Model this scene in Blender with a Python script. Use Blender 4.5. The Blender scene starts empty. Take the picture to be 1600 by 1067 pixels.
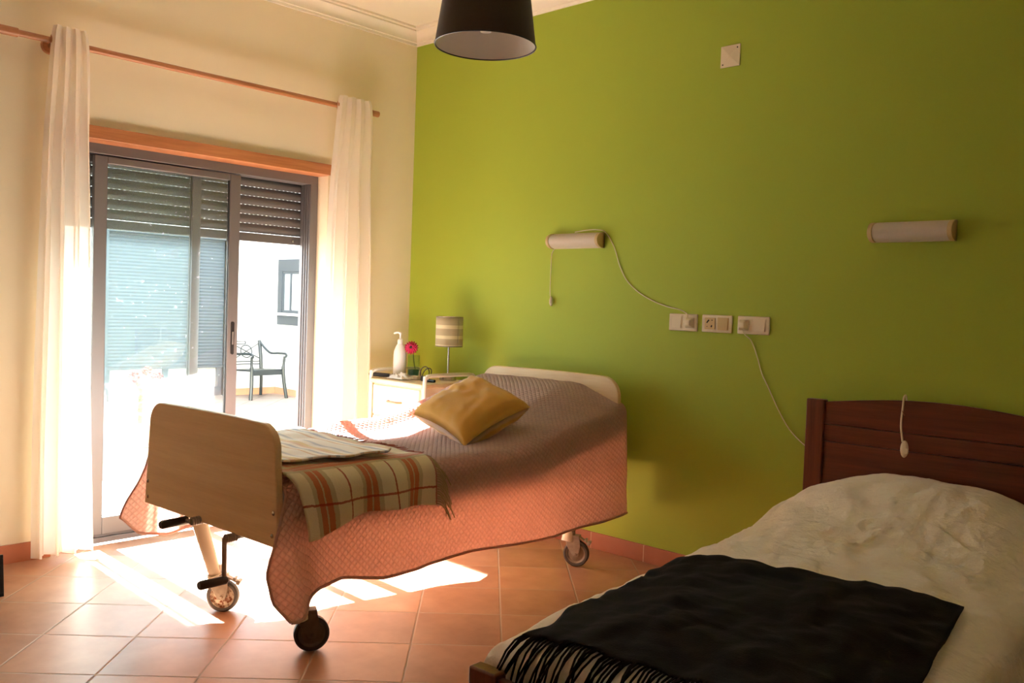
import bpy, bmesh, math, random
from math import sin, cos, pi, radians, sqrt, exp, atan2
from mathutils import Vector, Matrix, noise

random.seed(7)
S = bpy.context.scene
COL = S.collection

# ------------------------------------------------------------------ camera
cam_d = bpy.data.cameras.new('camera')
cam = bpy.data.objects.new('camera', cam_d)
COL.objects.link(cam)
YAW, PITCH, ROLL = 0.758252, -0.0400461, 0.0356344
fw = Vector((-sin(YAW) * cos(PITCH), cos(YAW) * cos(PITCH), sin(PITCH)))
r0 = Vector((cos(YAW), sin(YAW), 0))
u0 = r0.cross(fw)
rr = cos(ROLL) * r0 + sin(ROLL) * u0
uu = rr.cross(fw)
m = Matrix((rr, uu, -fw)).transposed().to_4x4()
m.translation = Vector((4.34745, -3.63420, 1.24020))
cam.matrix_world = m
cam_d.sensor_width = 36
cam_d.lens = 36 * 1388.57 / 1600
cam_d.clip_start = 0.05
S.camera = cam

# ------------------------------------------------------------------ world, sun, exposure
W = bpy.data.worlds.new('World'); S.world = W; W.use_nodes = True
bg = W.node_tree.nodes['Background']
bg.inputs[0].default_value = (0.80, 0.91, 1.0, 1)
bg.inputs[1].default_value = 3.1
sl = bpy.data.lights.new('sun', 'SUN'); so = bpy.data.objects.new('sun', sl); COL.objects.link(so)
sl.energy = 54; sl.angle = radians(0.6); sl.color = (0.97, 0.98, 1.0)
SUN = Vector((1, -0.03, -0.655)).normalized()
so.rotation_euler = SUN.to_track_quat('-Z', 'Y').to_euler()
so.location = (-8, 1, 6)
S.view_settings.view_transform = 'Standard'
S.view_settings.look = 'None'
S.view_settings.gamma = 1
S.view_settings.use_curve_mapping = False
S.view_settings.exposure = 1.92
cy = S.cycles
cy.use_denoising = True
cy.max_bounces = 14; cy.diffuse_bounces = 8; cy.glossy_bounces = 4
cy.transmission_bounces = 8; cy.transparent_max_bounces = 16
cy.sample_clamp_indirect = 20
cy.caustics_reflective = False; cy.caustics_refractive = False

# ------------------------------------------------------------------ material helpers
def lin(c):
    return tuple((x / 12.92 if x <= 0.04045 else ((x + 0.055) / 1.055) ** 2.4) for x in (v / 255 for v in c)) + (1,)

class NT:
    """small node-tree writer"""
    def __init__(s, name):
        s.m = bpy.data.materials.new(name); s.m.use_nodes = True
        s.t = s.m.node_tree; s.p = s.t.nodes['Principled BSDF']; s.out = s.t.nodes['Material Output']
    def n(s, typ, ins=None, **kw):
        x = s.t.nodes.new(typ)
        for k, v in kw.items(): setattr(x, k, v)
        for k, v in (ins or {}).items(): s.put(x.inputs[k], v)
        return x
    def put(s, sock, v):
        if isinstance(v, bpy.types.NodeSocket): s.t.links.new(v, sock)
        else: sock.default_value = v
    def ma(s, op, a, b=0.0, c=0.0):
        return s.n('ShaderNodeMath', {0: a, 1: b, 2: c}, operation=op).outputs[0]
    def mix(s, f, a, b, mode='MIX'):
        x = s.n('ShaderNodeMix', {0: f, 6: a, 7: b}, data_type='RGBA', blend_type=mode)
        return x.outputs[2]
    def noise(s, scale, detail=3, vec=None, rough=0.5):
        x = s.n('ShaderNodeTexNoise', {'Scale': scale, 'Detail': detail, 'Roughness': rough})
        s.put(x.inputs['Vector'], vec if vec is not None else s.obj())
        return x.outputs['Fac']
    def obj(s):
        return s.n('ShaderNodeTexCoord').outputs['Object']
    def uv(s):
        return s.n('ShaderNodeTexCoord').outputs['UV']
    def sep(s, v):
        return s.n('ShaderNodeSeparateXYZ', {0: v}).outputs
    def scale(s, v, k):
        x = s.n('ShaderNodeMapping', {'Vector': v, 'Scale': k}); return x.outputs[0]
    def ramp(s, f, stops, interp='LINEAR'):
        x = s.n('ShaderNodeValToRGB', {0: f}); r = x.color_ramp; r.interpolation = interp
        while len(r.elements) < len(stops): r.elements.new(0.5)
        for e, (p, c) in zip(r.elements, stops): e.position = p; e.color = c
        return x.outputs[0]
    def bump(s, h, strength=0.3, dist=0.01):
        b = s.n('ShaderNodeBump', {'Height': h, 'Strength': strength, 'Distance': dist})
        s.t.links.new(b.outputs[0], s.p.inputs['Normal']); return b.outputs[0]
    def set(s, **kw):
        for k, v in kw.items(): s.put(s.p.inputs[k.replace('_', ' ')], v)
        return s

def simple(name, rgb, rough=0.5, metal=0.0, var=0.06, nscale=8, bump=0.0, bscale=200, spec=0.5, **kw):
    N = NT(name); c = lin(rgb); d = tuple(max(0, x * (1 - var * 2)) for x in c[:3]) + (1,)
    N.set(Base_Color=N.mix(N.noise(nscale, 4), d, c), Roughness=rough, Metallic=metal)
    N.p.inputs['Specular IOR Level'].default_value = spec
    if bump: N.bump(N.noise(bscale, 3), bump, 0.002)
    for k, v in kw.items(): N.set(**{k: v})
    return N.m

def wood(name, light, dark, axis=0, scale=6, rough=0.4, bump=0.05):
    N = NT(name)
    k = [scale * 6] * 3; k[axis] = scale * 0.35
    v = N.scale(N.obj(), tuple(k))
    n1 = N.noise(1.0, 5, v, 0.6)
    k2 = [60] * 3; k2[axis] = 2.5
    n2 = N.noise(3.0, 3, N.scale(N.obj(), tuple(k2)))
    f = N.ma('ADD', N.ma('MULTIPLY', n1, 0.75), N.ma('MULTIPLY', n2, 0.35))
    N.set(Base_Color=N.ramp(f, [(0.3, lin(dark)), (0.72, lin(light))]), Roughness=rough)
    N.bump(n2, bump, 0.002)
    return N.m

M = {}
def wall_mat(name, rgb, var=0.03):
    N = NT(name); c = lin(rgb); d = tuple(x * (1 - var * 3) for x in c[:3]) + (1,)
    big = N.noise(1.7, 3)
    N.set(Base_Color=N.mix(big, d, c), Roughness=0.62)
    N.p.inputs['Specular IOR Level'].default_value = 0.3
    N.bump(N.noise(160, 4), 0.12, 0.002)
    return N.m
M['green'] = wall_mat('green_paint', (168, 188, 66))
M['cream'] = wall_mat('cream_paint', (240, 228, 198))
M['back_cream'] = wall_mat('darker_cream_paint', (214, 204, 184))  # even darker cream for the unseen walls, picked to weaken bounce light
M['white_paint'] = wall_mat('white_ceiling_paint', (246, 240, 228))
M['moulding'] = simple('moulding_plaster', (246, 240, 228), 0.5, var=0.01)
M['ext_white'] = wall_mat('exterior_white_render', (222, 220, 214))
M['slate'] = simple('slate_window_surround', (44, 51, 58), 0.5, var=0.03)

def tile_mat(name, size, ox, oy, rot, c1, c2, grout, gw=0.010, rough=0.40):
    N = NT(name)
    P = N.sep(N.n('ShaderNodeNewGeometry').outputs['Position'])
    x = N.ma('DIVIDE', N.ma('ADD', P[0], ox), size); y = N.ma('DIVIDE', N.ma('ADD', P[1], oy), size)
    c, s_ = cos(rot), sin(rot)
    a = N.ma('ADD', N.ma('MULTIPLY', x, c), N.ma('MULTIPLY', y, s_))
    b = N.ma('SUBTRACT', N.ma('MULTIPLY', x, s_), N.ma('MULTIPLY', y, c))
    def edge(q):
        fr = N.ma('FRACT', q); return N.ma('MINIMUM', fr, N.ma('SUBTRACT', 1.0, fr))
    e = N.ma('MINIMUM', edge(a), edge(b))
    g = N.ma('LESS_THAN', e, gw)
    cell = N.n('ShaderNodeCombineXYZ', {0: N.ma('FLOOR', a), 1: N.ma('FLOOR', b)}).outputs[0]
    wn = N.n('ShaderNodeTexWhiteNoise', {'Vector': cell}, noise_dimensions='3D').outputs[0]
    pos = N.n('ShaderNodeVectorMath', {0: N.n('ShaderNodeNewGeometry').outputs['Position'], 1: N.n('ShaderNodeVectorMath', {0: cell, 3: 3.7}, operation='SCALE').outputs[0]}, operation='ADD').outputs[0]
    cloud = N.noise(5, 5, pos, 0.6)
    f = N.ma('ADD', N.ma('MULTIPLY', cloud, 0.8), N.ma('MULTIPLY', wn, 0.3))
    base = N.ramp(f, [(0.25, lin(c1)), (0.85, lin(c2))])
    N.set(Base_Color=N.mix(g, base, lin(grout)), Roughness=N.ma('ADD', rough, N.ma('MULTIPLY', g, 0.4)))
    h = N.ma('MINIMUM', N.ma('DIVIDE', e, gw * 1.6), 1.0)
    h = N.ma('ADD', h, N.ma('MULTIPLY', N.noise(9, 3, pos), 0.25))
    N.bump(h, 0.5, 0.0025)
    return N.m
M['tiles'] = tile_mat('terracotta_tiles', 0.33, 0.1806, 2.2478, pi / 4, (148, 101, 74), (194, 147, 114), (178, 158, 138))
M['patio_tiles'] = tile_mat('patio_tiles', 0.33, 0.1, 0.2, pi / 4, (112, 99, 91), (130, 117, 108), (92, 82, 76), rough=0.5)
M['skirt'] = tile_mat('skirting_terracotta', 0.33, 0.12, 0.10, 0, (160, 92, 62), (188, 118, 84), (205, 170, 140), gw=0.008, rough=0.45)

M['alu'] = simple('dark_aluminium', (112, 110, 110), 0.42, 0.3, var=0.03)
M['alu_dark'] = simple('dark_gasket', (32, 30, 30), 0.6)
M['shutter'] = simple('shutter_slats', (88, 86, 84), 0.45, 0.1, var=0.03)
M['ext_shutter'] = simple('blue_grey_shutter', (54, 64, 73), 0.5, 0.1, var=0.03)
M['lintel'] = wood('orange_wood_casing', (192, 130, 86), (152, 92, 54), 1, 5, 0.35)
M['rod'] = wood('rod_wood', (192, 134, 92), (150, 94, 58), 1, 7, 0.35)
M['beech'] = wood('beech_laminate', (234, 212, 172), (216, 188, 142), 0, 4, 0.38, 0.02)
M['beech_edge'] = simple('beech_edging', (188, 148, 98), 0.45, var=0.05, nscale=30)
M['mahogany'] = wood('dark_cherry_wood', (118, 60, 40), (72, 34, 22), 0, 6, 0.32, 0.08)
M['mahogany_v'] = wood('dark_cherry_upright', (118, 62, 42), (74, 36, 24), 2, 6, 0.32, 0.08)
M['white_metal'] = simple('painted_cream_metal', (228, 222, 206), 0.35, var=0.02)
M['worn_metal'] = simple('worn_grey_metal', (188, 178, 164), 0.5, 0.3, var=0.25, nscale=60, bump=0.2)
M['dirty_metal'] = simple('grimy_caster_housing', (120, 110, 100), 0.6, 0.4, var=0.3, nscale=50, bump=0.3)
M['chrome'] = simple('brushed_steel', (190, 186, 178), 0.25, 0.9, var=0.03)
M['black_plastic'] = simple('black_plastic', (26, 25, 26), 0.35, var=0.02)
M['rubber'] = simple('grey_rubber', (92, 88, 86), 0.7, var=0.1, nscale=40)
M['dark_rubber'] = simple('dark_rubber', (44, 42, 42), 0.65, var=0.1, nscale=40)
N = NT('rusty_hub')
N.set(Base_Color=N.ramp(N.noise(70, 4), [(0.45, lin((206, 196, 180))), (0.6, lin((120, 66, 34)))]), Roughness=0.6, Metallic=0.3); M['rust_hub'] = N.m
M['ivory'] = simple('ivory_plastic', (226, 214, 188), 0.35, var=0.01)
M['ivory_y'] = simple('yellowed_plastic', (214, 188, 136), 0.4, var=0.02)
M['white_plastic'] = simple('white_plastic', (236, 232, 226), 0.3, var=0.01)
M['cord'] = simple('white_cord', (226, 216, 190), 0.45, var=0.01)
M['black_cord'] = simple('black_cord', (18, 18, 20), 0.4)
M['grey_stone'] = simple('marble_sill', (210, 206, 198), 0.4, var=0.08, nscale=40)
M['chair_green'] = simple('dark_green_plastic', (24, 31, 33), 0.4, var=0.02)
M['terra_pot'] = simple('terracotta_pot', (198, 138, 106), 0.8, var=0.08, nscale=20)
M['red_petals'] = simple('red_petals', (206, 40, 44), 0.6, var=0.15, nscale=40)
M['leaf'] = simple('geranium_leaf', (110, 150, 50), 0.6, var=0.2, nscale=30)
M['pink_petals'] = simple('pink_petals', (232, 52, 110), 0.5, var=0.15, nscale=60)
M['dark_center'] = simple('flower_center', (36, 24, 18), 0.8)
M['stem'] = simple('green_stem', (70, 100, 40), 0.6)
M['tissue'] = simple('white_tissue', (238, 232, 222), 0.9, var=0.03)
M['cab_white'] = simple('cabinet_white_laminate', (238, 228, 206), 0.4, var=0.01)
M['picture'] = None

def cloth(name, rgb, rough=0.9, transl=0.0, transp=0.0, bump=None, var=0.04, nscale=20, tcol=None, base=None, sheen=0.3, mott=False):
    N = NT(name); c = lin(rgb); d = tuple(x * (1 - var * 2) for x in c[:3]) + (1,)
    col = base(N) if base else N.mix(N.noise(nscale, 4), d, c)
    N.set(Base_Color=col, Roughness=rough)
    N.p.inputs['Specular IOR Level'].default_value = 0.15
    N.p.inputs['Sheen Weight'].default_value = sheen
    nrm = None
    if bump: nrm = N.bump(*bump(N))
    sh = N.p.outputs[0]
    if transl:
        t = N.n('ShaderNodeBsdfTranslucent')
        if tcol and mott: N.t.links.new(N.ramp(N.noise(90, 4, None, 0.7), [(0.3, lin(tuple(x * 0.72 for x in tcol))), (0.7, lin(tcol))]), t.inputs[0])
        elif tcol: t.inputs[0].default_value = lin(tcol)
        else: N.t.links.new(col, t.inputs[0]) if isinstance(col, bpy.types.NodeSocket) else None
        if nrm is not None: N.t.links.new(nrm, t.inputs['Normal'])
        sh = N.n('ShaderNodeMixShader', {0: transl, 1: sh, 2: t.outputs[0]}).outputs[0]
    if transp:
        q = N.n('ShaderNodeBsdfTransparent')
        sh = N.n('ShaderNodeMixShader', {0: transp, 1: sh, 2: q.outputs[0]}).outputs[0]
    N.t.links.new(sh, N.out.inputs[0])
    return N.m

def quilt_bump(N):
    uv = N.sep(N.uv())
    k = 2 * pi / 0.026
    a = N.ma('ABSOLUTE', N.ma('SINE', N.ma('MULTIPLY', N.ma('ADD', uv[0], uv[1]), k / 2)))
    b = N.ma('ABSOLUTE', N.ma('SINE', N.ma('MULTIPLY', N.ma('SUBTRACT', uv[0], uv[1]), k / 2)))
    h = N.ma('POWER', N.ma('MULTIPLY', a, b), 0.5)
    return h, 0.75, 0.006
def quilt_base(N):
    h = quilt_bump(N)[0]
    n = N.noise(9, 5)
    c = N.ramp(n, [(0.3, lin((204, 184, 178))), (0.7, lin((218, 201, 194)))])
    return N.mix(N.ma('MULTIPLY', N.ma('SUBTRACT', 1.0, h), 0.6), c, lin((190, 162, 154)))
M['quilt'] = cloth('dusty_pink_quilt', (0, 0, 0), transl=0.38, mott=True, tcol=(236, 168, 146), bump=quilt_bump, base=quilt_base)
M['mattress'] = cloth('mattress_cover', (196, 200, 206), var=0.02)
def weave(sc, st, dist=0.002):
    return lambda N: (N.noise(sc, 3), st, dist)
M['sheer'] = cloth('sheer_white_curtain', (252, 247, 240), transl=0.55, transp=0.10, bump=weave(300, 0.1), var=0.01, tcol=(252, 248, 240))
M['yellow'] = cloth('mustard_velvet', (228, 178, 84), bump=lambda N: (N.ma('ADD', N.noise(6, 4), N.ma('MULTIPLY', N.noise(250, 2), 0.1)), 0.35, 0.02), var=0.08, nscale=7, sheen=0.5)
M['duvet'] = cloth('white_duvet_cotton', (242, 236, 224), bump=lambda N: (N.ma('ADD', N.noise(7, 5, None, 0.6), N.ma('MULTIPLY', N.noise(16, 4), 0.35)), 0.8, 0.035), var=0.02)
M['black_wool'] = cloth('black_wool', (24, 19, 20), bump=lambda N: (N.ma('ADD', N.noise(5, 4), N.ma('MULTIPLY', N.noise(220, 2), 0.12)), 0.5, 0.02), var=0.2, nscale=200, sheen=0.02)

def plaid_base(N):
    uv = N.sep(N.uv())
    cream = lin((224, 216, 186)); olive = lin((180, 168, 128)); orange = lin((190, 88, 50)); red = lin((160, 54, 34))
    def band(x, period, off, w):
        f = N.ma('FRACT', N.ma('DIVIDE', N.ma('SUBTRACT', x, off - w / 2), period))
        return N.ma('LESS_THAN', f, w / period)
    def warp(x): return N.ma('ADD', x, N.ma('MULTIPLY', N.ma('SUBTRACT', N.noise(160, 2), 0.5), 0.006))
    U, V = warp(uv[0]), warp(uv[1])
    col = cream
    for x, per, off in ((V, 0.215, 1.38), (U, 0.33, 0.40)):
        col = N.mix(N.ma('MULTIPLY', band(x, per, off, 0.085), 0.75), col, olive)
        col = N.mix(N.ma('MULTIPLY', band(x, per, off - 0.013, 0.022), 0.8), col, orange)
        col = N.mix(N.ma('MULTIPLY', band(x, per, off + 0.015, 0.022), 0.8), col, orange)
        col = N.mix(N.ma('MULTIPLY', band(x, per, off + per * 0.5, 0.008), 0.85), col, red)
    return col
M['plaid'] = cloth('plaid_wool', (0, 0, 0), bump=weave(180, 0.5, 0.003), base=plaid_base)
M['fringe'] = cloth('wool_fringe', (186, 166, 128), var=0.15, nscale=90)
M['fringe_red'] = cloth('rust_wool_fringe', (168, 82, 54), var=0.1, nscale=90)
def towel_base(N):
    v = N.sep(N.uv())[1]
    f = N.ma('FRACT', N.ma('MULTIPLY', v, 4.2))
    w = lin((246, 243, 238))
    st = [(0.0, w), (0.22, lin((204, 208, 216))), (0.30, w), (0.42, lin((226, 208, 168))), (0.52, lin((224, 196, 176))), (0.60, w), (0.70, lin((190, 196, 210))), (0.78, w), (0.88, lin((220, 190, 166))), (0.93, w)]
    return N.ramp(f, st, 'CONSTANT')
M['towel'] = cloth('striped_cotton', (0, 0, 0), bump=weave(150, 0.3), base=towel_base)

# glass: thin, faintly green, a little dust
N = NT('door_glass')
N.t.nodes.remove(N.p)
tr = N.n('ShaderNodeBsdfTransparent', {0: (0.92, 0.965, 0.96, 1)})
gl = N.n('ShaderNodeBsdfGlossy', {0: (1, 1, 1, 1), 'Roughness': 0.0})
bf = N.n('ShaderNodeNewGeometry').outputs['Backfacing']
fr = N.n('ShaderNodeFresnel', {0: N.ma('ADD', 1.52, N.ma('MULTIPLY', bf, 1 / 1.52 - 1.52))})
ms = N.n('ShaderNodeMixShader', {0: fr.outputs[0], 1: tr.outputs[0], 2: gl.outputs[0]})
df = N.n('ShaderNodeBsdfDiffuse', {0: (0.8, 0.86, 0.88, 1)})
sp = N.ramp(N.noise(38, 2), [(0.70, (0, 0, 0, 1)), (0.76, (1, 1, 1, 1))])
du = N.ma('ADD', N.ma('MULTIPLY', sp, 0.35), 0.03)
m2 = N.n('ShaderNodeMixShader', {0: du, 1: ms.outputs[0], 2: df.outputs[0]})
N.t.links.new(m2.outputs[0], N.out.inputs[0]); M['glass'] = N.m
N = NT('dark_window_glass'); N.set(Base_Color=lin((120, 130, 134)), Roughness=0.05, Metallic=0.0); M['pane'] = N.m
N = NT('vase_glass'); N.t.nodes.remove(N.p)
tr = N.n('ShaderNodeBsdfTransparent', {0: (0.80, 0.9, 0.9, 1)}); gl = N.n('ShaderNodeBsdfGlossy', {0: (1, 1, 1, 1), 'Roughness': 0.02})
bf = N.n('ShaderNodeNewGeometry').outputs['Backfacing']
ms = N.n('ShaderNodeMixShader', {0: N.n('ShaderNodeFresnel', {0: N.ma('ADD', 1.5, N.ma('MULTIPLY', bf, 1 / 1.5 - 1.5))}).outputs[0], 1: tr.outputs[0], 2: gl.outputs[0]})
N.t.links.new(ms.outputs[0], N.out.inputs[0]); M['vase'] = N.m
M['water'] = simple('tinted_vase_filling', (90, 130, 130), 0.1, var=0.1)
M['shade_dark'] = cloth('charcoal_linen_shade', (74, 64, 52), bump=weave(400, 0.4), var=0.08, nscale=150, transl=0.06)
M['shade_in'] = cloth('white_shade_lining', (226, 220, 214), var=0.01)
def stripe_shade(N):
    z = N.sep(N.uv())[1]
    w = lin((236, 226, 186)); d = lin((188, 174, 138)); e = lin((110, 104, 90))
    return N.ramp(z, [(0.0, e), (0.02, w), (0.06, d), (0.26, w), (0.37, d), (0.60, w), (0.72, d), (0.97, e)], 'CONSTANT')
M['shade_stripe'] = cloth('striped_lamp_shade', (0, 0, 0), base=stripe_shade, transl=0.3, tcol=(220, 208, 168))
M['opal'] = cloth('opal_diffuser', (232, 222, 210), 0.35, transl=0.3, var=0.01)

# ------------------------------------------------------------------ mesh helpers
class MB:
    def __init__(s): s.v = []; s.f = []; s.uv = {}
    def add(s, vs, fs):
        o = len(s.v); s.v += [tuple(p) for p in vs]; s.f += [tuple(i + o for i in f) for f in fs]; return o
    def box(s, x0, x1, y0, y1, z0, z1, T=None):
        vs = [Vector((x, y, z)) for x in (x0, x1) for y in (y0, y1) for z in (z0, z1)]
        if T: vs = [T @ p for p in vs]
        s.add(vs, [(0, 1, 3, 2), (4, 6, 7, 5), (0, 4, 5, 1), (2, 3, 7, 6), (0, 2, 6, 4), (1, 5, 7, 3)]); return s
    def tube(s, pts, r, n=10, cap=True):
        pts = [Vector(p) for p in pts]; rs = r if isinstance(r, (list, tuple)) else [r] * len(pts)
        vs = []; prev = None
        for i, p in enumerate(pts):
            d = (pts[min(i + 1, len(pts) - 1)] - pts[max(i - 1, 0)])
            if d.length < 1e-9: d = Vector((0, 0, 1))
            d.normalize()
            if prev is None:
                a = Vector((0, 0, 1)) if abs(d.z) < 0.9 else Vector((1, 0, 0)); x = d.cross(a).normalized()
            else:
                x = (prev - d * prev.dot(d)).normalized()
            prev = x; y = d.cross(x)
            for k in range(n):
                t = 2 * pi * k / n; vs.append(p + (x * cos(t) + y * sin(t)) * rs[i])
        fs = []
        for i in range(len(pts) - 1):
            for k in range(n):
                a = i * n + k; b = i * n + (k + 1) % n; fs.append((a, b, b + n, a + n))
        if cap: fs.append(tuple(range(n))[::-1]); fs.append(tuple((len(pts) - 1) * n + k for k in range(n)))
        s.add(vs, fs); return s
    def lathe(s, prof, n=32, c=(0, 0, 0), T=None, close=False):
        vs = []; 
        for r, z in prof:
            for k in range(n):
                t = 2 * pi * k / n; p = Vector((r * cos(t), r * sin(t), z))
                if T: p = T @ p
                vs.append(p + Vector(c))
        fs = []; m_ = len(prof)
        for i in range(m_ - 1 + (1 if close else 0)):
            for k in range(n):
                a = i * n + k; b = i * n + (k + 1) % n; j = ((i + 1) % m_) * n
                fs.append((a, b, j + (k + 1) % n, j + k))
        if not close:
            if prof[0][0] > 1e-5: fs.append(tuple(range(n))[::-1])
            if prof[-1][0] > 1e-5: fs.append(tuple((m_ - 1) * n + k for k in range(n)))
        s.add(vs, fs); return s
    def torus(s, c, R, r, ax, n=24, k=8):
        ax = Vector(ax).normalized(); q = ax.to_track_quat('Z', 'Y').to_matrix()
        prof = [(R + r * cos(2 * pi * i / k), r * sin(2 * pi * i / k)) for i in range(k)]
        return s.lathe(prof, n, c, q, close=True)
    def prism(s, poly, d0, d1, fn):
        """poly 2D extruded between d0 and d1, fn(a,b,d)->xyz"""
        n = len(poly)
        vs = [fn(a, b, d0) for a, b in poly] + [fn(a, b, d1) for a, b in poly]
        fs = [tuple(range(n)), tuple(range(n, 2 * n))[::-1]] + [(i, (i + 1) % n, n + (i + 1) % n, n + i) for i in range(n)]
        s.add(vs, fs); return s
    def ball(s, c, r, n=14, sc=(1, 1, 1), T=None):
        vs = []; k = n // 2 + 1
        prof = [(sin(pi * i / k), -cos(pi * i / k)) for i in range(k + 1)]
        A = Matrix.Diagonal(Vector(sc) * r)
        if T: A = T @ A
        prof[0] = (1e-4, -1); prof[-1] = (1e-4, 1)
        return s.lathe(prof, n, c, A)
    def grid(s, fn, nu, nv, uvfn=None):
        o = len(s.v)
        for j in range(nv + 1):
            for i in range(nu + 1):
                p = fn(i / nu, j / nv); s.v.append(tuple(p))
                if uvfn: s.uv[o + j * (nu + 1) + i] = uvfn(i / nu, j / nv)
        for j in range(nv):
            for i in range(nu):
                a = o + j * (nu + 1) + i; s.f.append((a, a + 1, a + nu + 2, a + nu + 1))
        return s
    def build(s, name, mat, parent=None, smooth=35, bevel=0, solid=0, sub=0, offset=-1.0, seg=2):
        me = bpy.data.meshes.new(name); me.from_pydata(s.v, [], s.f)
        if s.uv:
            L = me.uv_layers.new(name='UVMap')
            for lp in me.loops: L.data[lp.index].uv = s.uv.get(lp.vertex_index, (0, 0))
        bm = bmesh.new(); bm.from_mesh(me); bmesh.ops.recalc_face_normals(bm, faces=bm.faces); bm.to_mesh(me); bm.free()
        if smooth:
            me.polygons.foreach_set('use_smooth', [True] * len(me.polygons))
            me.set_sharp_from_angle(angle=radians(smooth))
        me.materials.append(M[mat] if isinstance(mat, str) else mat)
        o = bpy.data.objects.new(name, me); COL.objects.link(o)
        if parent: o.parent = parent
        if solid:
            d = o.modifiers.new('t', 'SOLIDIFY'); d.thickness = solid; d.offset = offset
        if bevel:
            d = o.modifiers.new('b', 'BEVEL'); d.width = bevel; d.segments = seg; d.limit_method = 'ANGLE'; d.angle_limit = radians(40)
        if sub:
            d = o.modifiers.new('s', 'SUBSURF'); d.levels = sub; d.render_levels = sub
        return o

def tag(o, label=None, cat=None, group=None, kind=None):
    if label: o['label'] = label
    if cat: o['category'] = cat
    if group: o['group'] = group
    if kind: o['kind'] = kind
    return o
def thing(name, label, cat, loc=(0, 0, 0), rz=0, group=None, kind=None):
    o = bpy.data.objects.new(name, None); COL.objects.link(o); o.location = loc; o.rotation_euler = (0, 0, rz)
    o.empty_display_size = 0.1
    return tag(o, label, cat, group, kind)
def copy_tree(o, parent=None):
    c = o.copy(); COL.objects.link(c); c.parent = parent
    for ch in o.children: copy_tree(ch, c)
    return c
def sm(a, b, x):
    if a == b: return 1.0 if x > a else 0.0
    t = max(0, min(1, (x - a) / (b - a))); return t * t * (3 - 2 * t)
def lerp(a, b, t): return a + (b - a) * t
def pw(pts, x):
    """piecewise smooth-linear interpolation"""
    if x <= pts[0][0]: return pts[0][1]
    for (a, p), (b, q) in zip(pts, pts[1:]):
        if x <= b: return lerp(p, q, (x - a) / (b - a))
    return pts[-1][1]
def catmull(P, k=8):
    P = [Vector(p) for p in P]; Q = [P[0] * 2 - P[1]] + P + [P[-1] * 2 - P[-2]]; out = []
    for i in range(1, len(Q) - 2):
        a, b, c, d = Q[i - 1:i + 3]
        for j in range(k):
            t = j / k
            out.append(0.5 * ((2 * b) + (c - a) * t + (2 * a - 5 * b + 4 * c - d) * t * t + (3 * b - a - 3 * c + d) * t ** 3))
    out.append(P[-1]); return out
def fbm(x, y, z=0): return noise.noise(Vector((x, y, z)))
def struct(name, mb, mat, label, cat='wall', **kw):
    return tag(mb.build(name, mat, None, **kw), label, cat, kind='structure')

# ------------------------------------------------------------------ room shell
RX, RY, H = 5.3, -5.2, 2.92
OY0, OY1, OZ = -2.12, -0.635, 1.965      # door opening in the cream wall
struct('floor', MB().box(-0.05, RX, RY, 0, -0.1, 0), 'tiles', 'terracotta tiled floor laid diagonally', 'floor', smooth=0)
struct('ceiling', MB().box(-0.25, RX, RY, 0.2, H, H + 0.15), 'white_paint', 'cream white ceiling', 'ceiling', smooth=0)
struct('wall_back', MB().box(-0.25, RX, 0, 0.2, -0.3, H), 'green', 'green painted wall behind the beds', smooth=0)
w = MB()
w.box(-0.25, 0, RY, OY0, -0.3, H); w.box(-0.25, 0, OY1, 0, -0.3, H); w.box(-0.25, 0, OY0, OY1, 2.005, H)
struct('wall_left', w, 'cream', 'cream painted wall around the sliding door', smooth=0)
struct('wall_right', MB().box(RX, RX + 0.15, RY, 0.2, -0.3, H), 'back_cream', 'cream wall on the right', smooth=0)
struct('wall_front', MB().box(-0.25, RX, RY - 0.15, RY, -0.3, H), 'back_cream', 'cream wall behind the camera', smooth=0)
# skirting tiles
struct('baseboard_left', MB().box(0, 0.012, RY, OY0 - 0.0, 0, 0.085).box(0, 0.012, OY1, 0, 0, 0.085), 'skirt', 'terracotta skirting tiles under the cream wall', 'skirting', bevel=0.002)
struct('baseboard_back', MB().box(0.012, RX, -0.012, 0, 0, 0.085), 'skirt', 'terracotta skirting tiles under the green wall', 'skirting', bevel=0.002)
# crown moulding (profile swept round the room)
prof = [(0, 0), (0.012, 0), (0.014, 0.014), (0.024, 0.016), (0.03, 0.03), (0.045, 0.05), (0.065, 0.064), (0.075, 0.066), (0.078, 0.074), (0.1, 0.076), (0.104, 0.086), (0.0, 0.086)]
def crown(path_fn, L0, L1):
    b = MB(); n = len(prof)
    b.add([path_fn(a, z, 0) for a, z in prof] + [path_fn(a, z, 1) for a, z in prof], [tuple(range(n)), tuple(range(n, 2 * n))[::-1]] + [(i, (i + 1) % n, n + (i + 1) % n, n + i) for i in range(n)])
    return b
CZ = H - 0.086
struct('trim_1', crown(lambda a, z, t: (a, (-a if t else RY), CZ + z), 0, 1), 'moulding', 'cream crown moulding over the cream wall', 'moulding', smooth=50)
struct('trim_2', crown(lambda a, z, t: ((RX if t else a), -a, CZ + z), 0, 1), 'moulding', 'cream crown moulding over the green wall', 'moulding', smooth=50)
# wooden shutter box casing over the door
struct('trim_3', MB().box(-0.24, 0.03, OY0 - 0.02, OY1 + 0.005, 1.953, 2.013), 'lintel', 'orange wooden casing above the sliding door', 'casing', bevel=0.002)

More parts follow.
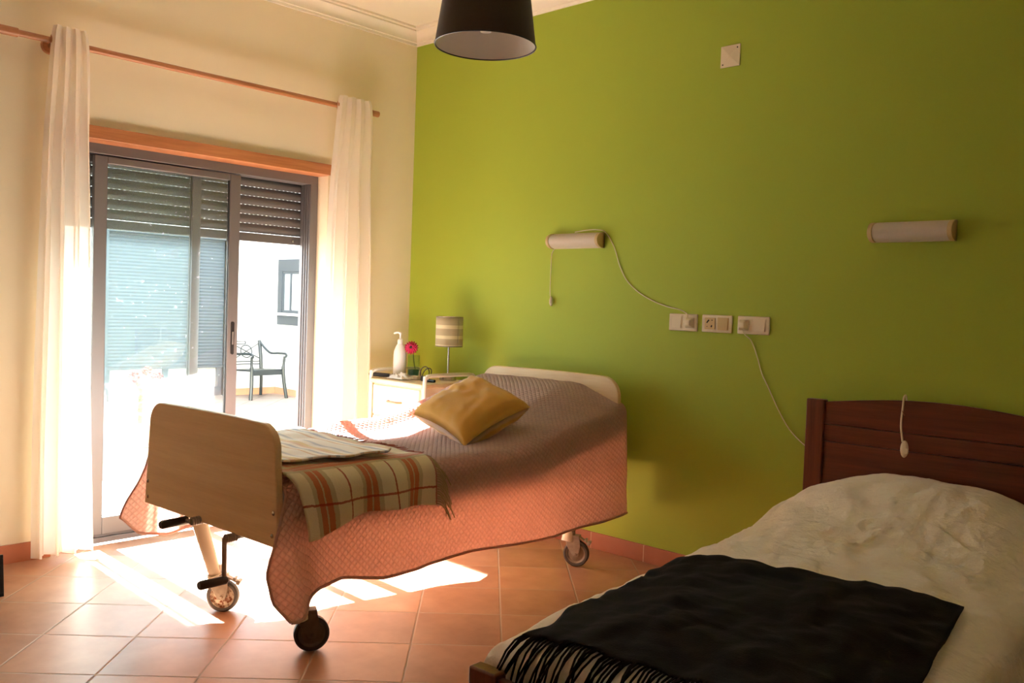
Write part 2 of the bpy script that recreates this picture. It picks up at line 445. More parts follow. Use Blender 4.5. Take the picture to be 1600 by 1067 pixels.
# ------------------------------------------------------------------ sliding door
door = thing('door_1', 'dark grey aluminium sliding glass door to the patio', 'door', (-0.1, (OY0 + OY1) / 2, 0), kind='structure')
DX = -0.1; DY = (OY0 + OY1) / 2
def rel(b):   # shift world coordinates into the door's own
    b.v = [(x - DX, y - DY, z) for x, y, z in b.v]; return b
f = MB()
FX0, FX1 = -0.20, -0.10
f.box(FX0, FX1, OY0, OY1, 1.905, 1.955); f.box(FX0, FX1, OY0, OY1, -0.005, 0.022)
f.box(FX0, FX1, OY0, OY0 + 0.045, 0.022, 1.905); f.box(FX0, FX1, OY1 - 0.05, OY1, 0.022, 1.905)
for xx in (-0.118, -0.142, -0.166):       # tracks
    f.box(xx - 0.003, xx + 0.003, OY0 + 0.045, OY1 - 0.05, 0.022, 0.034)
    f.box(xx - 0.003, xx + 0.003, OY1 - 0.056, OY1 - 0.05, 0.03, 1.905)
rel(f).build('door_frame', 'alu', door, bevel=0.002)
def sash(y0, y1, xc, name, handle=False, top=1.898, bot=0.036, st=0.062):
    t = 0.016; b = MB()
    b.box(xc - t, xc + t, y0, y0 + st, bot, top); b.box(xc - t, xc + t, y1 - st, y1, bot, top)
    b.box(xc - t, xc + t, y0 + st, y1 - st, top - 0.035, top); b.box(xc - t, xc + t, y0 + st, y1 - st, bot, bot + 0.085)
    o = rel(b).build('sash', 'alu', door, bevel=0.003)
    g = MB().box(xc - 0.004, xc + 0.004, y0 + st - 0.006, y1 - st + 0.006, bot + 0.079, top - 0.029)
    tag(rel(g).build('glass_pane', 'glass', o, smooth=0), 'clear pane with dust specks')
    k = MB()
    for ya, yb in ((y0 + st - 0.001, y0 + st + 0.003), (y1 - st - 0.003, y1 - st + 0.001)):
        k.box(xc - 0.008, xc + 0.008, ya, yb, bot + 0.085, top - 0.035)
    rel(k).build('gasket', 'alu_dark', o, smooth=0)
    if handle:
        yc = y1 - st / 2; h = MB()
        h.prism([(yc + 0.010 * cos(a), (0.93 if sin(a) < 0 else 1.09) + 0.010 * sin(a)) for a in [2 * pi * i / 20 for i in range(20)]], xc + t, xc + t + 0.003, lambda a, z, d: (d, a, z))
        tag(rel(h).build('handle', 'black_plastic', o), 'black recessed pull')
        h = MB().box(xc + t + 0.003, xc + t + 0.007, yc - 0.005, yc + 0.005, 0.975, 1.045)
        rel(h).build('latch', 'alu', o, bevel=0.002)
    return o
sash(-1.905, -1.130, -0.118, 'sash', True)
sash(OY0 + 0.047, -1.335, -0.160, 'sash', False, top=1.9, st=0.05)

# roller shutter, rolled most of the way up, behind the sashes
SX = -0.212
rs = thing('roller_shutter', 'brown grey roller shutter half raised behind the sliding door', 'roller shutter', (SX, DY, 1.55))
b = MB()
y0, y1 = OY0 + 0.01, OY1 - 0.02
zb = 1.552
def shp(b): b.v = [(x - SX, y - DY, z - 1.55) for x, y, z in b.v]; return b
b.box(SX - 0.008, SX + 0.008, y0, y1, zb, zb + 0.048)
shp(b).build('bottom_bar', 'shutter', rs, bevel=0.003)
b = MB(); z = zb + 0.050; pitch = 0.0515
while z < 1.96:
    n = 8
    for i in range(n):
        t0, t1 = i / n, (i + 1) / n
        z0, z1 = z + 0.0016 + t0 * (pitch - 0.0016), z + 0.0016 + t1 * (pitch - 0.0016)
        x0, x1 = SX - 0.004 + 0.009 * sin(pi * t0), SX - 0.004 + 0.009 * sin(pi * t1)
        o = b.add([(x0, y0, z0), (x0, y1, z0), (x1, y1, z1), (x1, y0, z1), (x0 - 0.006, y0, z0), (x0 - 0.006, y1, z0), (x1 - 0.006, y1, z1), (x1 - 0.006, y0, z1)],
                  [(0, 1, 2, 3), (4, 7, 6, 5), (0, 4, 5, 1), (3, 2, 6, 7)])
    y = y0
    while y < y1:     # bridges between the light slots
        b.box(SX - 0.006, SX - 0.002, y, y + 0.014, z, z + 0.0016); y += 0.027
    z += pitch
shp(b).build('slat_curtain', 'shutter', rs, smooth=50)
for ya in (OY1 - 0.022, OY0 + 0.001): shp(MB().box(SX - 0.02, SX + 0.012, ya, ya + 0.021, 0.0, 2.0)).build('guide_rail', 'alu', rs)
T = Matrix.Rotation(pi / 2, 4, 'Y').to_3x3()
b = MB().lathe([(0.004, -0.001), (0.008, 0), (0.008, 0.004), (0.003, 0.006)], 14, (SX + 0.008, -0.73, zb + 0.02), T)
tag(shp(b).build('stop_button', 'chrome', rs), 'round grey stop')

# ------------------------------------------------------------------ curtain rod and curtains
RZ = 2.340; RXR = 0.10
rod = thing('curtain_rod', 'orange wooden curtain rod with round bracket above the door', 'curtain rod', (RXR, -1.4, RZ))
def sh(b, c): b.v = [(x - c[0], y - c[1], z - c[2]) for x, y, z in b.v]; return b
rc = (RXR, -1.4, RZ)
sh(MB().tube([(RXR, -3.3, RZ), (RXR, -0.40, RZ)], 0.0145, 16), rc).build('rod', 'rod', rod)
sh(MB().tube([(RXR, -0.415, RZ), (RXR, -0.365, RZ)], 0.0175, 16), rc).build('end_cap', 'rod', rod, bevel=0.003)
sh(MB().tube([(RXR, -2.75, RZ), (RXR, -2.315, RZ)], 0.020, 16), rc).build('sleeve', 'rod', rod, bevel=0.002)
for yy in (-2.155, -0.52):
    bb = MB().tube([(0.001, yy, RZ - 0.004), (0.016, yy, RZ - 0.004)], [0.036, 0.033], 24)
    bb.tube([(0.014, yy, RZ - 0.004), (RXR, yy, RZ - 0.004)], 0.012, 12).torus((RXR, yy, RZ), 0.02, 0.006, (0, 1, 0))
    sh(bb, rc).build('bracket', 'rod', rod)

def curtain(name, label, yc_top, w_top, yc_bot, w_bot, zt, zbm, nf, seed, edges, amp=0.034):
    c0 = (RXR, (yc_top + yc_bot) / 2, zbm)
    root = thing(name, label, 'curtain', c0)
    def P(t, s):
        z = lerp(zt, zbm, s)
        e = s ** 0.5
        yc = lerp(yc_top, yc_bot, e); wd = lerp(w_top, w_bot, e)
        wob = 0.012 * fbm(t * 6 + seed, s * 2.2) * s
        a = amp * (1 + 0.35 * fbm(t * 3, s * 2, seed)) * (0.75 + 0.4 * s)
        ph = 2 * pi * nf * t + 0.7 * s * fbm(t * 2 + seed, s * 1.5)
        x = RXR + a * sin(ph) + 0.02 * s * fbm(seed, s * 2)
        y = yc + (t - 0.5) * wd + 0.35 * wd / nf * sin(2 * ph) * 0.5 + wob
        zz = z + (0.01 * fbm(t * 7 + seed, 3) if s > 0.99 else 0)
        x += (0.018 + 0.022 * abs(sin(ph * 0.5))) * (1 - sm(0.04, 0.22, s)) - 0.6 * a * sin(ph) * (1 - sm(0.02, 0.25, s))
        return (x - c0[0], y - c0[1], zz - c0[2])
    MB().grid(P, 150, 90, lambda t, s: (t * w_bot * 3, s * 2.3)).build('panel', 'sheer', root, smooth=180)
    # stitched header and hems, slightly thicker
    MB().grid(lambda t, s: tuple(Vector(P(t, 0.0 + s * 0.038)) + Vector((0.0025, 0, 0))), 150, 4).build('header', 'sheer', root, smooth=180)
    MB().grid(lambda t, s: tuple(Vector(P(t, 0.99 + s * 0.01)) + Vector((0.002, 0, 0))), 150, 2).build('bottom_hem', 'sheer', root, smooth=180)
    p = Vector(P(0.03, (zt - RZ) / (zt - zbm)))
    MB().torus((RXR - c0[0] + 0.003, p.y - 0.004, RZ - c0[2]), 0.021, 0.004, (0.45, 1, 0)).build('grommet', 'rod', root)
    return root
curtain('curtain', 'sheer white curtain gathered left of the sliding door, long hem on the floor', -2.112, 0.13, -2.10, 0.265, 2.405, 0.035, 3.5, 1.3, None)
curtain('curtain', 'sheer white curtain gathered right of the sliding door, beside the bedside cabinet', -0.555, 0.20, -0.548, 0.37, 2.395, 0.03, 3.5, 8.1, None)

# ------------------------------------------------------------------ pendant lamp
LX, LY, LZ = 2.255, -1.60, 2.078
pl = thing('pendant_lamp', 'charcoal fabric pendant lampshade hanging from the ceiling', 'lamp', (LX, LY, LZ))
R0, R1, HH = 0.164, 0.132, 0.225
s_ = MB(); n = 64
s_.grid(lambda t, s: ((lerp(R0, R1, s)) * cos(2 * pi * t), (lerp(R0, R1, s)) * sin(2 * pi * t), HH * s), n, 10)
s_.build('lamp_shade', 'shade_dark', pl, smooth=80)
s_ = MB().grid(lambda t, s: ((lerp(R0, R1, s) - 0.003) * cos(2 * pi * t), (lerp(R0, R1, s) - 0.003) * sin(2 * pi * t), 0.001 + (HH - 0.002) * s), n, 10)
tag(s_.build('shade_lining', 'shade_in', pl, smooth=80), 'off-white inner lining')
MB().torus((0, 0, 0), R0, 0.0025, (0, 0, 1), 64).build('shade_rim', 'black_plastic', pl)
MB().torus((0, 0, HH), R1, 0.0025, (0, 0, 1), 48).build('shade_rim', 'black_plastic', pl)
sp_ = MB()
for k in range(3):
    a = 2 * pi * k / 3; sp_.tube([(0.02 * cos(a), 0.02 * sin(a), HH - 0.02), (R1 * cos(a), R1 * sin(a), HH - 0.004)], 0.002, 6)
sp_.torus((0, 0, HH - 0.02), 0.021, 0.002, (0, 0, 1))
sp_.build('shade_spider', 'white_metal', pl)
MB().lathe([(0.0185, HH - 0.08), (0.02, HH - 0.075), (0.02, HH - 0.02), (0.012, HH + 0.01), (0.004, HH + 0.02)], 20).build('lamp_socket', 'white_plastic', pl)
MB().lathe([(0.0005, HH - 0.185), (0.018, HH - 0.18), (0.03, HH - 0.155), (0.03, HH - 0.135), (0.015, HH - 0.095), (0.013, HH - 0.078)], 24).build('bulb', 'opal', pl)
MB().tube([(0, 0, HH + 0.01), (0, 0, H - LZ - 0.02)], 0.0035, 8).build('cord', 'black_cord', pl)
MB().lathe([(0.004, H - LZ - 0.05), (0.035, H - LZ - 0.04), (0.05, H - LZ - 0.001), (0.05, H - LZ)], 24).build('ceiling_rose', 'white_plastic', pl)

# ------------------------------------------------------------------ wall fittings on the green wall
# blank cover plate
cp = thing('cover_plate', 'ivory blank cover plate high on the green wall', 'cover plate', (2.215, 0, 2.413))
b = MB(); e = 0.0485
b.add([(-e, 0, -e), (e, 0, -e), (e, 0, e), (-e, 0, e), (-e, -0.004, -e), (e, -0.004, -e), (e, -0.004, e), (-e, -0.004, e), (0, -0.011, 0)],
      [(0, 1, 5, 4), (1, 2, 6, 5), (2, 3, 7, 6), (3, 0, 4, 7), (4, 5, 8), (5, 6, 8), (6, 7, 8), (7, 4, 8), (0, 3, 2, 1)])
b.build('plate', 'ivory', cp, smooth=0)
TY = Matrix.Rotation(pi / 2, 4, 'X').to_3x3()
for a, c in ((-0.036, -0.036), (0.036, 0.034)):
    MB().lathe([(0.0035, 0.0), (0.0035, 0.001), (0.002, 0.002)], 12, (a, -0.0055, c), TY).build('screw', 'alu_dark', cp)

# tubular wall lamps
def wall_lamp(label, x0, x1, z, group):
    w_ = x1 - x0; r = 0.040
    root = thing('wall_lamp', label, 'lamp', ((x0 + x1) / 2, 0, z))
    def ring(rad, k=20): return [(-rad * sin(pi * i / k) * 1.35, -rad * cos(pi * i / k)) for i in range(k + 1)]
    MB().box(-w_ / 2, w_ / 2, -0.014, 0, -r, r).build('back_plate', 'ivory', root, bevel=0.002)
    for sg in (-1, 1):
        xa = sg * w_ / 2; xb = sg * (w_ / 2 - 0.018)
        MB().prism([(0, r), ] + [(p[0] - 0.012, p[1]) for p in ring(r)][::-1] + [(0, -r)], xa, xb, lambda a, zz, d: (d, a, zz)).build('end_cap', 'ivory_y', root, bevel=0.0015)
    MB().prism([(-0.010, r - 0.003)] + [(p[0] - 0.012, p[1]) for p in ring(r - 0.003)][::-1] + [(-0.010, -r + 0.003)], -w_ / 2 + 0.018, w_ / 2 - 0.018, lambda a, zz, d: (d, a, zz)).build('diffuser', 'opal', root)
    return root
l1 = wall_lamp('tubular wall lamp with cord switch, above the hospital bed', 1.185, 1.535, 1.593, None)
l2 = wall_lamp('tubular wall lamp without any cord, above the dark wooden headboard', 2.905, 3.225, 1.588, None)
o = (1.36, 0, 1.593)
sh(MB().tube(catmull([(1.205, -0.012, 1.553), (1.188, -0.012, 1.52), (1.184, -0.010, 1.42), (1.184, -0.010, 1.33), (1.19, -0.012, 1.292)]), 0.0022, 8), o).build('switch_cord', 'cord', l1)
sh(MB().ball((1.198, -0.014, 1.272), 0.013, 16, (0.85, 0.7, 2.0)).box(1.194, 1.202, -0.025, -0.02, 1.262, 1.28), o).build('pear_switch', 'ivory', l1)
sh(MB().tube(catmull([(1.36, -0.03, 1.637), (1.44, -0.03, 1.645), (1.50, -0.016, 1.646), (1.545, -0.006, 1.63), (1.60, -0.005, 1.555), (1.64, -0.005, 1.46), (1.69, -0.005, 1.385), (1.77, -0.005, 1.325), (1.86, -0.005, 1.285), (1.94, -0.006, 1.262), (2.01, -0.01, 1.25), (2.055, -0.02, 1.232), (2.066, -0.03, 1.215)]), 0.0024, 8), o).build('power_cord', 'cord', l1)

def plug_mb(x, z, w_=0.050, h=0.052, d=0.036):
    b = MB(); a = w_ / 2; c = h / 2
    b.add([(x - a, -0.012, z - c), (x + a, -0.012, z - c), (x + a, -0.012, z + c), (x - a, -0.012, z + c),
           (x - a * .5, -d, z - c * .5), (x + a * .5, -d, z - c * .5), (x + a * .5, -d, z + c * .5), (x - a * .5, -d, z + c * .5)],
          [(0, 1, 5, 4), (1, 2, 6, 5), (2, 3, 7, 6), (3, 0, 4, 7), (4, 5, 6, 7), (0, 3, 2, 1)])
    return b
sh(plug_mb(2.068, 1.191), o).build('plug', 'ivory', l1, bevel=0.004, smooth=0)

def socket_panel(label, x0, z0, mods, w_=0.156):
    h = 0.081; root = thing('socket_panel', label, 'wall socket', (x0 + w_ / 2, 0, z0))
    MB().box(-w_ / 2, w_ / 2, -0.009, 0, -h / 2, h / 2).build('surround', 'ivory', root, bevel=0.004, seg=3)
    for k, mtyp in enumerate(mods):
        c = (-0.034 if k == 0 else 0.034); mat = 'ivory_y' if 'y' in mtyp else 'ivory'
        if 'switch' in mtyp:
            MB().box(c - 0.029, c + 0.029, -0.0105, -0.009, -0.029, 0.029).build('switch_frame', mat, root, bevel=0.001)
            b = MB(); b.add([(c - 0.025, -0.0105, -0.026), (c + 0.025, -0.0105, -0.026), (c + 0.025, -0.0105, 0.026), (c - 0.025, -0.0105, 0.026), (c - 0.025, -0.0165, -0.026), (c + 0.025, -0.0165, -0.026), (c + 0.025, -0.0115, 0.026), (c - 0.025, -0.0115, 0.026)], [(0, 1, 5, 4), (1, 2, 6, 5), (2, 3, 7, 6), (3, 0, 4, 7), (4, 5, 6, 7), (0, 3, 2, 1)])
            b.build('rocker', mat, root, bevel=0.001, smooth=0)
        elif 'jack' in mtyp:
            q = MB().box(c - 0.027, c + 0.027, -0.0125, -0.009, -0.027, 0.027).build('jack_plate', mat, root, bevel=0.0015)
            b = MB()
            for (a, z_, aw, ah, an) in ((-0.010, 0.010, 0.018, 0.006, 50), (0.012, 0.016, 0.008, 0.003, 0), (0.010, -0.012, 0.009, 0.006, 70), (-0.013, -0.014, 0.004, 0.003, 30)):
                Tm = Matrix.Translation((c + a, -0.0125, z_)) @ Matrix.Rotation(radians(-an), 4, 'Y'); b.box(-aw / 2, aw / 2, -0.001, 0.001, -ah / 2, ah / 2, Tm)
            b.build('slot', 'alu_dark', q, smooth=0)
        else:
            MB().box(c - 0.029, c + 0.029, -0.011, -0.009, -0.029, 0.029).build('socket_face', mat, root, bevel=0.001)
    return root
socket_panel('ivory double wall plate with a plug at its right, nearest the hospital bed', 1.95, 1.191, ['switch', 'socket'])
socket_panel('ivory wall plate with a yellowed jack and button, middle of the three', 2.131, 1.191, ['yjack', 'yswitch'])
socket_panel('ivory double wall plate with a plug at its left, nearest the wooden headboard', 2.316, 1.191, ['socket', 'switch'])
# hand switch cord for the wooden bed: plug, cord down behind the headboard, switch over its top
WB = Vector((2.69, -0.03, 0)); wr = radians(2.4)
hs = thing('power_lead', 'white cord with plug running down the green wall behind the wooden headboard', 'cord', (2.35, 0, 1.19))
o = (2.35, 0, 1.19)
sh(plug_mb(2.35, 1.191), o).build('plug', 'ivory', hs, bevel=0.004, smooth=0)
sh(MB().tube(catmull([(2.352, -0.03, 1.172), (2.36, -0.02, 1.15), (2.388, -0.006, 1.12), (2.42, -0.005, 1.05), (2.445, -0.005, 0.98), (2.48, -0.005, 0.92), (2.53, -0.005, 0.83), (2.59, -0.005, 0.745), (2.665, -0.006, 0.685), (2.72, -0.006, 0.66)]), 0.0024, 8), o).build('cord', 'cord', hs)
hw = thing('hand_switch', 'white hand switch hanging over the dark wooden headboard', 'switch', (3.09, -0.1, 0.75))
o = (3.09, -0.1, 0.75)
sh(MB().tube(catmull([(3.074, -0.012, 0.80), (3.076, -0.012, 0.91), (3.079, -0.03, 0.942), (3.083, -0.062, 0.936), (3.083, -0.068, 0.90), (3.080, -0.070, 0.83), (3.090, -0.072, 0.765)]), 0.0038, 8), o).build('cord', 'cord', hw)
b = MB().ball((3.100, -0.077, 0.738), 0.017, 18, (0.9, 0.7, 2.0)); b.box(3.107, 3.117, -0.092, -0.08, 0.722, 0.742)
sh(b, o).build('switch_body', 'ivory', hw)
sh(MB().tube([(3.083, -0.073, 0.885), (3.090, -0.076, 0.875), (3.094, -0.076, 0.868)], 0.0013, 6), o).build('tie', 'lintel', hw)

# ------------------------------------------------------------------ bedside cabinet and what stands on it
NX0, NX1, NY0, NY1, NT_ = 0.265, 0.725, -0.50, -0.09, 0.80
nc = ((NX0 + NX1) / 2, (NY0 + NY1) / 2, 0)
cab = thing('bedside_cabinet', 'pale wooden bedside cabinet with white tube handles in the corner', 'cabinet', nc)
sh(MB().box(NX0 + 0.02, NX1 - 0.02, NY0 + 0.02, NY1, 0.14, 0.775), nc).build('body', 'cab_white', cab, bevel=0.003)
sh(MB().box(NX0, NX1, NY0, NY1, 0.775, NT_), nc).build('top_board', 'beech', cab, bevel=0.006)
for z0, z1, nm in ((0.60, 0.765, 'drawer'), (0.16, 0.59, 'door')):
    d_ = sh(MB().box(NX0 + 0.03, NX1 - 0.03, NY0 + 0.004, NY0 + 0.02, z0, z1), nc).build(nm, 'cab_white', cab, bevel=0.004)
    zz = (z0 + z1) / 2 if nm == 'drawer' else z1 - 0.07
    tag(sh(MB().tube(catmull([(0.44, NY0 + 0.006, zz), (0.45, NY0 - 0.016, zz), (0.49, NY0 - 0.02, zz), (0.54, NY0 - 0.016, zz), (0.55, NY0 + 0.006, zz)], 5), 0.006, 10), nc).build('handle', 'rod', d_), 'wooden handle')
for xx in (NX0 - 0.004, NX1 + 0.004):
    sh(MB().tube(catmull([(xx, NY0 + 0.015, 0.08), (xx, NY0 + 0.015, 0.5), (xx, NY0 + 0.015, NT_ + 0.01), (xx, NY0 + 0.03, NT_ + 0.035), (xx, NY0 + 0.07, NT_ + 0.045), (xx, NY1 - 0.09, NT_ + 0.045), (xx, NY1 - 0.045, NT_ + 0.035), (xx, NY1 - 0.03, NT_ + 0.01), (xx, NY1 - 0.03, 0.5), (xx, NY1 - 0.03, 0.08)], 6), 0.011, 12), nc).build('tube_frame', 'white_metal', cab)
    for yy in (NY0 + 0.015, NY1 - 0.03):
        sh(MB().torus((xx, yy, 0.03), 0.02, 0.0098, (1, 0, 0)).tube([(xx, yy, 0.03), (xx, yy, 0.085)], 0.006), nc).build('caster', 'dark_rubber', cab)

pb = thing('pump_bottle', 'white pump bottle on the bedside cabinet', 'bottle', (0.318, -0.325, NT_))
MB().lathe([(0.034, 0), (0.0365, 0.004), (0.0375, 0.02), (0.0375, 0.13), (0.035, 0.155), (0.026, 0.18), (0.015, 0.198), (0.013, 0.205)], 36).build('bottle_body', 'white_plastic', pb)
MB().lathe([(0.0155, 0.198), (0.0165, 0.2), (0.0165, 0.216), (0.012, 0.224), (0.0055, 0.228), (0.005, 0.25), (0.009, 0.252), (0.009, 0.262), (0.002, 0.265)], 24).tube(catmull([(0, 0, 0.258), (-0.014, -0.008, 0.262), (-0.03, -0.017, 0.258), (-0.033, -0.019, 0.252)], 4), [0.006] * 12 + [0.003], 10).build('pump', 'white_plastic', pb)

vs = thing('flower_vase', 'small glass vase of dark water beside the pump bottle', 'vase', (0.378, -0.27, NT_))
MB().box(-0.026, 0.026, -0.026, 0.026, 0, 0.135).build('glass_body', 'vase', vs, bevel=0.004)
MB().box(-0.0225, 0.0225, -0.0225, 0.0225, 0.006, 0.05).build('water', 'water', vs, bevel=0.003)
fl_ = thing('gerbera', 'pink gerbera flower standing in the glass vase', 'flower', (0.378, -0.27, NT_))
MB().tube(catmull([(0.005, 0.008, 0.052), (0.0, 0.0, 0.10), (-0.004, -0.004, 0.15), (-0.007, -0.012, 0.172)]), 0.0025, 8).build('stem', 'stem', fl_)
face = Vector((0.62, -0.72, 0.30)).normalized(); q = face.to_track_quat('Z', 'Y').to_matrix().to_4x4()
C = Matrix.Translation((-0.006, -0.018, 0.178)) @ q
pe = MB()
for ring_, (n_, L, lift) in enumerate(((16, 0.043, 0.0), (14, 0.036, 0.004), (12, 0.026, 0.008))):
    for k in range(n_):
        a = 2 * pi * (k + 0.5 * ring_) / n_; R_ = Matrix.Rotation(a, 4, 'Z')
        def P(t, s, L=L, lift=lift, R_=R_):
            w_ = 0.006 * sin(pi * min(1, s * 0.9 + 0.12)) ** 0.7 + 0.0006
            return C @ R_ @ Vector((0.008 + s * (L - 0.008), (t - 0.5) * 2 * w_, lift + 0.006 * s - 0.012 * s * s - 0.002 * cos(2 * pi * t)))
        pe.grid(P, 2, 6)
pe.build('petals', 'pink_petals', fl_, solid=0.0006)
MB().ball(C @ Vector((0, 0, 0.007)), 0.009, 14, (1, 1, 0.6), q.to_3x3()).build('flower_center', 'dark_center', fl_)

tl = thing('table_lamp', 'small table lamp with striped beige shade and steel stem', 'lamp', (0.578, -0.18, NT_))
MB().lathe([(0.047, 0), (0.049, 0.002), (0.049, 0.022), (0.046, 0.025), (0.008, 0.028)], 36).build('base', 'chrome', tl)
MB().tube([(0, 0, 0.02), (0, 0, 0.23)], 0.0055, 12).build('pole', 'chrome', tl)
MB().grid(lambda t, s: (0.078 * cos(2 * pi * t), 0.078 * sin(2 * pi * t), 0.195 + 0.17 * s), 48, 6, lambda t, s: (t, s)).build('lamp_shade', 'shade_stripe', tl, smooth=80, solid=0.0015)
for z_ in (0.195, 0.365): MB().torus((0, 0, z_), 0.078, 0.002, (0, 0, 1), 40, 6).build('shade_rim', 'chrome', tl)
MB().lathe([(0.012, 0.225), (0.014, 0.23), (0.014, 0.26), (0.024, 0.285), (0.026, 0.305), (0.016, 0.325), (0.002, 0.332)], 20).build('bulb', 'opal', tl)

ci = thing('curling_iron', 'black handled curling iron lying at the left end of the cabinet top', 'curling iron', (0.33, -0.44, NT_ + 0.018))
dv = Vector((0.62, 0.30, 0)).normalized()
MB().tube([dv * -0.10 + Vector((0, 0, 0.002)), dv * -0.095 + Vector((0, 0, 0.002)), dv * -0.02, dv * 0.03], [0.008, 0.012, 0.0125, 0.011], 16).build('handle', 'black_plastic', ci)
b = MB().tube([dv * 0.03, dv * 0.16], 0.009, 16)
for k in range(7): b.torus(dv * (0.045 + k * 0.016), 0.0105, 0.003, dv, 16, 6)
b.build('barrel', 'worn_metal', ci)
ti = thing('cloth_wipe', 'crumpled white tissue beside the curling iron', 'tissue', (0.42, -0.40, NT_ + 0.001))
def P(t, s):
    x = (t - 0.5) * 0.15; y = (s - 0.5) * 0.09; r_ = max(abs(t - .5), abs(s - .5)) * 2
    return (x * (1 - 0.2 * fbm(s * 3, 1)), y, max(0, (1 - r_ ** 2) * 0.030 * (0.8 + fbm(t * 5, s * 5, 2)) + 0.004 * (1 + fbm(t * 14, s * 14))) )
MB().grid(P, 36, 24).build('tissue_sheet', 'tissue', ti, solid=0.001, offset=1)
bx = thing('small_box', 'small pale box lying on the cabinet top behind the tissue', 'box', (0.475, -0.335, NT_))
MB().box(-0.035, 0.035, -0.02, 0.02, 0, 0.022).build('carton', 'ivory', bx, bevel=0.002)
ch = thing('power_adapter', 'black charger with coiled black cable in front of the table lamp', 'charger', (0.56, -0.335, NT_))
MB().box(-0.025, 0.02, -0.016, 0.016, 0, 0.028).build('adapter_body', 'black_plastic', ch, bevel=0.004)
b = MB()
for k, (cx_, cz_, R_, tl_) in enumerate(((-0.03, 0.040, 0.038, 0.2), (-0.012, 0.036, 0.034, 0.9))):
    pts = [(cx_ + R_ * cos(a), 0.02 + 0.02 * tl_ * sin(a), cz_ + R_ * sin(a)) for a in [2 * pi * i / 28 for i in range(29)]]
    b.tube(pts, 0.0028, 8)
b.tube(catmull([(-0.04, 0.02, 0.004), (0.0, -0.03, 0.004), (0.05, -0.04, 0.004), (0.09, -0.03, 0.004)]), 0.003, 8)
b.tube([(0.07, -0.045, 0.01), (0.12, -0.035, 0.01)], 0.0085, 10)
b.build('cable', 'black_cord', ch)

# ------------------------------------------------------------------ hospital bed (own axes: x across, -y towards the foot)
HO = Vector((1.315, -0.15, 0)); hr = radians(2.4)
hb = thing('hospital_bed', 'hospital bed frame with beech end boards and rusty casters', 'bed', HO, hr)
def board(u0, u1, z0, z1, y0, y1, rad, flare, name, flat_bottom=True, arch=0.004):
    pts = []
    n_ = 10
    pts.append((u0, z0)); pts.append((u1, z0))
    for i in range(n_ + 1):
        a = (pi / 2) * i / n_; pts.append((u1 - flare - rad + rad * cos(a), z1 - rad + rad * sin(a) * 1.0))
    for i in range(1, 8):
        t = i / 8; pts.append((lerp(u1 - flare - rad, u0 + flare + rad, t), z1 + arch * sin(pi * t)))
    for i in range(n_ + 1):
        a = pi / 2 + (pi / 2) * i / n_; pts.append((u0 + flare + rad + rad * cos(a), z1 - rad + rad * sin(a)))
    t_ = 0.0015
    o = MB().prism(pts, y0, y1, lambda a, z, d: (a, d, z)).build(name, 'beech', hb, bevel=0.004)
    return o
head = board(-0.47, 0.485, 0.42, 0.912, -0.026, 0.0, 0.10, 0.025, 'headboard')
foot = board(-0.425, 0.468, 0.427, 0.826, -1.948, -1.922, 0.085, 0.028, 'footboard')
for u_, z_ in ((-0.40, 0.455), (-0.40, 0.515), (0.435, 0.465), (0.44, 0.54)):
    MB().lathe([(0.0075, 0), (0.0075, 0.002), (0.004, 0.0045), (0.0005, 0.005)], 14, (u_, -1.948, z_), TY).build('bolt', 'chrome', foot)
# frame rails, scissor legs, base
b = MB()
for u_ in (-0.40, 0.40): b.box(u_ - 0.02, u_ + 0.02, -1.915, -0.03, 0.44, 0.48)
for y_ in (-1.90, -1.35, -0.75, -0.06): b.box(-0.40, 0.40, y_ - 0.015, y_ + 0.015, 0.445, 0.475)
b.build('mattress_frame', 'white_metal', hb, bevel=0.004)
for y_ in (-1.66, -0.30): MB().box(-0.30, 0.38, y_ - 0.02, y_ + 0.02, 0.415, 0.445).build('leg_crossbar', 'white_metal', hb, bevel=0.004)
for u_ in (-0.236, 0.328):
    for ya, yb in ((-1.745, -1.845), (-0.215, -0.10)):
        MB().tube([(u_, ya, 0.125), (u_, yb, 0.44)], [0.024, 0.031], 20).tube([(u_, ya, 0.118), (u_, ya - 0.01 if ya < -1 else ya + 0.01, 0.15)], 0.03, 20).build('leg', 'white_metal', hb)
b = MB().tube([(0.05, -1.64, 0.41), (0.05, -1.0, 0.435)], 0.012, 10).tube([(0.15, -0.3, 0.41), (0.05, -0.9, 0.435)], 0.012, 10)
b.build('lift_strut', 'white_metal', hb)

